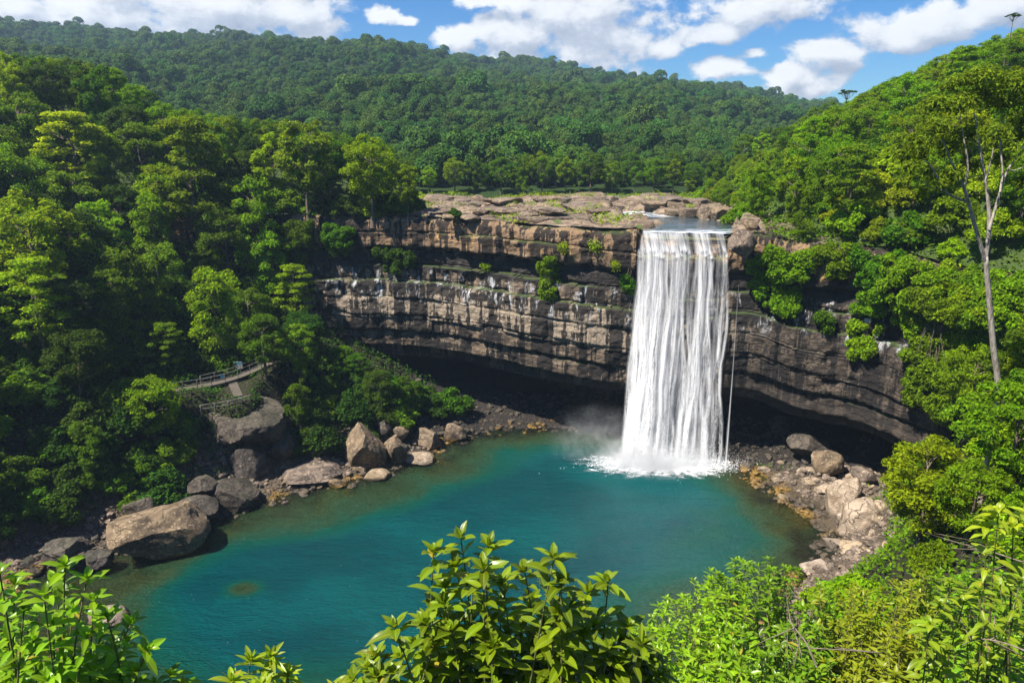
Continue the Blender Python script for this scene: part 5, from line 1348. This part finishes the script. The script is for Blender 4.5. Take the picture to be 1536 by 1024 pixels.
def leafy_plant(name, label, tips, base, L, W, mat, seed, tip_n=8, gap=.13, leafy=.75, stem_r=.012, droop=.3, nu=7, nc=5, cat='shrub', bend=.15, base_jit=.25):
    r = np.random.default_rng(seed); g = Geo(); A = [[], [], [], []]; base = np.asarray(base, float)
    for (px, py, Y) in tips:
        p1 = at(px, py, Y=Y); p0 = base+np.array([(p1[0]-base[0])*.45, (p1[1]-base[1])*.5, 0])+r.normal(0, base_jit, 3)*np.array([1, .6, .3])
        S_, *fr = leafy_stem(r, p0-base, p1-base, r.normal(0, bend, 3)*np.array([1, 1, .2]), L, W, tip_n, gap, leafy)
        g.tube(S_, np.linspace(stem_r*1.5, stem_r*.4, len(S_)), 5)
        for a, b in zip(A, fr): a += b
    Ls = np.array(A[3]); Wd = Ls*(W/L)*r.uniform(.85, 1.15, len(Ls))
    V_, Q = big_leaves(np.array(A[0]), np.array(A[1]), np.array(A[2]), Ls, Wd, r.uniform(droop*.4, droop*1.5, len(Ls)), .3, nu, nc, r=r)
    root = empty(name, base); tag(root, label, cat)
    link('stem', g.mesh('stem', [M['stem']]), root)
    link('leaves', np_mesh('leaves', V_, Q, None, True, [M[mat]], None, dict(BL_ATTR)), root)
    return root
r = np.random.default_rng(4)
def T(lst, Y, j=.35): return [(a, b, Y+r.uniform(-j, j)) for a, b in lst]
mid_tips = [(691, 806), (650, 828), (733, 818), (831, 836), (787, 856), (912, 872), (655, 906), (592, 940), (552, 992), (684, 962), (793, 910), (709, 872), (753, 874), (841, 880), (881, 888), (930, 960), (822, 925), (782, 982), (738, 965), (870, 915), (716, 985), (622, 965), (850, 975), (905, 985), (640, 1005), (590, 1010), (760, 1015), (820, 1020), (965, 975), (990, 1010), (945, 1020), (690, 1030), (880, 1035), (668, 880), (640, 935), (705, 930), (760, 950), (800, 955), (845, 945), (890, 940), (720, 1000), (660, 1005), (780, 1040), (910, 1010), (620, 1035), (570, 1035), (530, 1020), (600, 985), (840, 1010)]
rq = np.random.default_rng(31)
for k in range(46):
    a = rq.uniform(540, 985); tp = np.interp(a, [540, 600, 650, 700, 740, 790, 830, 910, 985], [985, 945, 850, 835, 850, 880, 865, 890, 985]); mid_tips.append((a, tp+rq.random()*(1040-tp)))
leafy_plant('glossy_shrub', 'glossy broad-leaved shrub in the middle foreground rising against the pool', T(mid_tips, 4.5), (at(760, 1330, Y=4.6)), 0.19, .066, 'leaf_gloss', 51, 9, .085, .66)
left_tips = [(97, 848), (130, 868), (197, 935), (190, 962), (22, 876), (66, 892), (36, 914), (164, 985), (204, 1005), (256, 1012), (5, 905), (80, 935), (110, 915), (130, 955), (50, 960), (95, 990), (20, 990), (150, 1020), (230, 1030), (-15, 880), (-20, 940), (70, 1020), (10, 1030), (110, 1035), (190, 1040), (160, 925), (275, 1030)]
leafy_plant('glossy_shrub', 'glossy broad-leaved shrub filling the lower left corner', T(left_tips+[(40, 940), (140, 900), (90, 960), (10, 970), (60, 990), (125, 985), (180, 1015), (0, 860), (85, 870), (40, 1015), (150, 955), (220, 975)], 4.4), (at(60, 1330, Y=4.5)), 0.165, .056, 'leaf_gloss', 52, 8, .085, .66)
leafy_plant('lance_leaved_plant', 'yellow-green plant with narrow whorled leaves at the bottom edge between two glossy shrubs', T([(376, 990), (405, 985), (348, 1020), (432, 1012), (390, 1030), (420, 1040)], 3.6, .15), at(390, 1330, Y=3.6), .15, .034, 'leaf_gloss_young', 53, 13, .05, .35, .008)
leafy_plant('lance_leaved_plant', 'tip of a small yellow-green plant just left of the middle glossy shrub', T([(504, 1034), (520, 1040)], 3.6, .1), at(505, 1330, Y=3.6), .13, .032, 'leaf_gloss_young', 54, 9, .06, .35, .008)
def bush_top(px): return np.interp(px, [930, 960, 990, 1040, 1090, 1130, 1165, 1210, 1260, 1330, 1380, 1440, 1560], [975, 935, 902, 876, 852, 822, 842, 872, 880, 880, 866, 860, 850])
def small_bush(label, x0, x1, cnt, seed, mat, L=.135, W=.042):
    rr = np.random.default_rng(seed); tips = []
    for k in range(cnt):
        a = rr.uniform(x0, x1); tp = bush_top(a)+4; f = rr.random()**1.25; b = tp+f*(1060-tp)
        tips.append((a, b, 8.6-2.6*f+rr.uniform(-.5, .5)))
    for k in range(max(6, cnt//14)):
        a = rr.uniform(x0, x1); tips.append((a, bush_top(a)+rr.uniform(-8, 6), 8.6+rr.uniform(-.4, .4)))
    leafy_plant('fine_leaved_shrub', label, tips, at((x0+x1)/2, 1250, Y=7.4), L, W, mat, seed, 7, .085, .55, .009, .3, 4, 3, bend=.25, base_jit=.5)
small_bush('fine-leaved bush at the lower right, leftmost mound beside the pool', 945, 1120, 130, 61, 'leaf_gloss')
small_bush('fine-leaved bush with a tall sprig on top, under the flat tan shore boulder', 1085, 1250, 130, 62, 'leaf_gloss')
small_bush('sunny fine-leaved bush under the lowest pale boulder on the right shore', 1225, 1400, 135, 63, 'leaf_gloss_young')
small_bush('sunny fine-leaved bush in the lower right corner', 1375, 1560, 140, 64, 'leaf_gloss')
leafy_plant('broad_leaved_sapling', 'yellow-green sapling with big hanging leaves at the right edge of the picture', T([(1498, 765), (1480, 790), (1520, 790), (1540, 770)], 6.2, .2), at(1530, 1100, Y=6.4), .21, .085, 'leaf_gloss_young', 71, 7, .16, .3, .012, .6)
leafy_plant('broad_leaved_sapling', 'sapling with large pale green leaves over the lower right bush', T([(1425, 872), (1445, 905), (1478, 935), (1470, 885), (1410, 905), (1500, 880), (1515, 925), (1530, 870), (1450, 950), (1395, 935), (1540, 940), (1490, 965), (1420, 975)], 5.6, .3), at(1460, 1250, Y=5.8), .165, .058, 'leaf_gloss_young', 72, 7, .11, .4, .011, .5)
# dry twigs
def twig(label, pts, Y, seed, rad=.010):
    r = np.random.default_rng(seed); p = catmull(np.array([at(a, b, Y=Y+.12*i) for i, (a, b) in enumerate(pts)]), 5); g = Geo(); g.tube(p-p[0], np.linspace(rad, rad*.35, len(p)), 6)
    for k in range(5):
        i = r.integers(len(p)//4, len(p)-2); q = p[i]-p[0]; e = q+unit(r.normal(size=3)+np.array([0, 0, .6]))*r.uniform(.12, .35); g.tube(limb_path(q, e, r, n=5), np.linspace(rad*.5, rad*.2, 5), 5)
    tag(link('dry_twig', g.mesh('dry_twig', [M['twig']]), None, p[0]), label, 'twig')
twig('bare dry twig arching out of the lower right corner bush', [(1560, 985), (1510, 965), (1470, 958), (1440, 968)], 5.3, 1)
twig('bare dry twig in the bush under the right-edge sapling', [(1560, 850), (1520, 838), (1480, 826), (1430, 822)], 6.6, 2)
twig('thin dry twig crossing the fine-leaved bushes', [(1225, 1000), (1210, 965), (1195, 945), (1180, 925)], 5.6, 3, .010)
# ================================================================== AIR, SKY, SUN, CAMERA
m, nt, _, _ = newmat('haze'); n = N(nt)
vol = n.node('ShaderNodeVolumePrincipled'); n.put(vol.inputs['Color'], (.55, .76, 1.0)); vol.inputs['Density'].default_value = HAZE_D; vol.inputs['Anisotropy'].default_value = .2
n.out(None, vol.outputs[0])
g_ = Geo(); g_.box((-100, 560, 109), (1350, 0, 0), (0, 640, 0), (0, 0, 122)); stuff(link('haze', g_.mesh('haze', [m], False)), 'thin blue haze between the falls and the far hill')

SUN_DIR = Vector((-.52, -.24, .86)).normalized()
sl = bpy.data.lights.new('sun', 'SUN'); sl.energy = SUN_E; sl.angle = R(.53); sl.color = (1.0, .935, .84)
so = bpy.data.objects.new('sun', sl); C.objects.link(so); so.rotation_euler = SUN_DIR.to_track_quat('Z', 'Y').to_euler()
world = bpy.data.worlds.new('World'); scene.world = world; world.use_nodes = True
nt = world.node_tree; nt.nodes.clear(); n = N(nt)
sky = n.node('ShaderNodeTexSky', sky_type='NISHITA'); sky.sun_disc = False
sky.sun_elevation = math.asin(SUN_DIR.z); sky.sun_rotation = math.atan2(SUN_DIR.x, SUN_DIR.y)
sky.ozone_density = 1.6; sky.dust_density = .4; sky.air_density = 1.0
D = n.node('ShaderNodeTexCoord').outputs['Generated']
dirn = n.vmath('NORMALIZE', D)
# clouds live in azimuth / elevation, so they stand on the whole dome
dg = bpy.data.node_groups.new('cloud_density', 'ShaderNodeTree')
dg.interface.new_socket('Direction', in_out='INPUT', socket_type='NodeSocketVector'); dg.interface.new_socket('Density', in_out='OUTPUT', socket_type='NodeSocketFloat')
k = N(dg); gi = k.node('NodeGroupInput'); go = k.node('NodeGroupOutput')
dx, dy, dz = k.xyz(gi.outputs[0])
az = k.math('ARCTAN2', dx, dy); el = k.math('ARCSINE', dz)
pv = k.comb(az, k.math('MULTIPLY', el, 1.45), 0)
wob = k.noise(pv, 9, 3, .55, col=True)
pv2 = k.vmath('ADD', pv, k.scale(k.vmath('SUBTRACT', wob, (.5, .5, .5)), (.035, .03, 0)))
def azel(px, py):
    d = ray(px, py); d = d/np.linalg.norm(d); return math.atan2(d[0], d[1]), math.asin(d[2])*1.45
CL = [(130, 25, 230, 50), (330, 10, 190, 60), (450, 20, 90, 40), (20, 5, 90, 50), (690, 58, 36, 26), (770, 55, 85, 55), (850, 20, 120, 60), (920, 60, 110, 55), (990, 70, 45, 25),
      (575, 22, 40, 16), (610, 28, 26, 9), (1140, 15, 125, 42), (1060, 50, 70, 22), (1250, 75, 75, 34), (1330, 55, 110, 38), (1420, 30, 120, 40), (1500, 0, 90, 40), (1070, 108, 55, 22), (1210, 135, 75, 24), (1180, 110, 38, 22), (1130, 80, 26, 12), (720, 5, 50, 14)]
tot = None
for (a, b, w, h) in CL:
    ca, ce = azel(a, b); a1, _ = azel(a+w, b); _, e1 = azel(a, b-h)
    q = k.vmath('DIVIDE', k.vmath('SUBTRACT', pv2, (ca, ce, 0)), (a1-ca, e1-ce, 1))
    v = k.math('SUBTRACT', 1.0, k.vmath('LENGTH', q))
    tot = v if tot is None else k.math('SMOOTH_MAX', tot, v, .12)
# elsewhere on the dome: broken cumulus from plain noise
gen = k.math('MULTIPLY_ADD', k.noise(k.comb(az, k.math('MULTIPLY', el, 1.3), 3.0), 2.6, 4, .5), 4.0, -2.35)
inview = k.math('MULTIPLY', k.smooth(k.math('ABSOLUTE', az), .85, .70), k.smooth(el, .36, .26))
tot = k.math('MAXIMUM', tot, k.math('SUBTRACT', gen, k.math('MULTIPLY', inview, 2.0)))
f1 = k.noise(pv, 17, 9, .62, .2); 
f2 = k.voro(k.vmath('ADD', pv, k.scale(wob, (.02, .02, 0))), 34, 'SMOOTH_F1')
dens = k.math('ADD', tot, k.math('ADD', k.math('MULTIPLY_ADD', f1, 2.6, -1.25), k.math('MULTIPLY_ADD', f2, -.55, .22)))
k.l.new(dens, go.inputs[0])
def density(v):
    o = n.node('ShaderNodeGroup'); o.node_tree = dg; n.put(o.inputs[0], v); return o.outputs[0]
d0 = density(dirn); d1 = density(n.vmath('NORMALIZE', n.vmath('ADD', dirn, (-.016, 0, .020))))
mask = n.smooth(d0, -.05, .42)
thick = n.smooth(d0, .2, 1.3)
relief = n.math('MULTIPLY_ADD', n.math('SUBTRACT', d0, d1), .60, .55, clamp=True)
relief = n.math('MULTIPLY', relief, n.math('MULTIPLY_ADD', thick, -.10, 1.0))
cc = n.ramp(relief, [(0.0, (.33, .37, .46)), (.45, (.55, .59, .68)), (.75, (.86, .87, .89)), (1.0, (.98, .98, .97))])
bs = n.node('ShaderNodeBackground'); n.put(bs.inputs[0], n.mix(1.0, n.hsv(sky.outputs[0], .5, SKY_SAT, 1.0), SKY_TINT, 'MULTIPLY')); bs.inputs[1].default_value = SKY_S
bc = n.node('ShaderNodeBackground'); n.put(bc.inputs[0], cc); bc.inputs[1].default_value = CLOUD_S
mx = n.node('ShaderNodeMixShader'); n.put(mx.inputs[0], n.math('MULTIPLY', mask, .97)); n.l.new(bs.outputs[0], mx.inputs[1]); n.l.new(bc.outputs[0], mx.inputs[2])
wo = n.node('ShaderNodeOutputWorld'); n.l.new(mx.outputs[0], wo.inputs[0])
world.cycles.sampling_method = 'MANUAL'; world.cycles.sample_map_resolution = 512

cam = bpy.data.cameras.new('camera'); cam.sensor_width = 36; cam.lens = FPX/1536*36; cam.clip_end = 6000; cam.clip_start = .05
co = bpy.data.objects.new('camera', cam); C.objects.link(co); co.location = (0, 0, CAM_H); co.rotation_euler = (math.pi/2-PITCH, 0, 0)
scene.camera = co
scene.view_settings.view_transform = 'Standard'; scene.view_settings.look = 'None'; scene.view_settings.exposure = EXPO; scene.view_settings.gamma = 1
scene.view_settings.use_curve_mapping = False
cy_ = scene.cycles
cy_.max_bounces = 8; cy_.diffuse_bounces = 3; cy_.glossy_bounces = 2; cy_.transmission_bounces = 3; cy_.transparent_max_bounces = 14; cy_.volume_bounces = 1
cy_.use_denoising = True; cy_.caustics_reflective = False; cy_.caustics_refractive = False; cy_.sample_clamp_indirect = 4
cy_.volume_step_rate = 2.0; cy_.volume_max_steps = 96
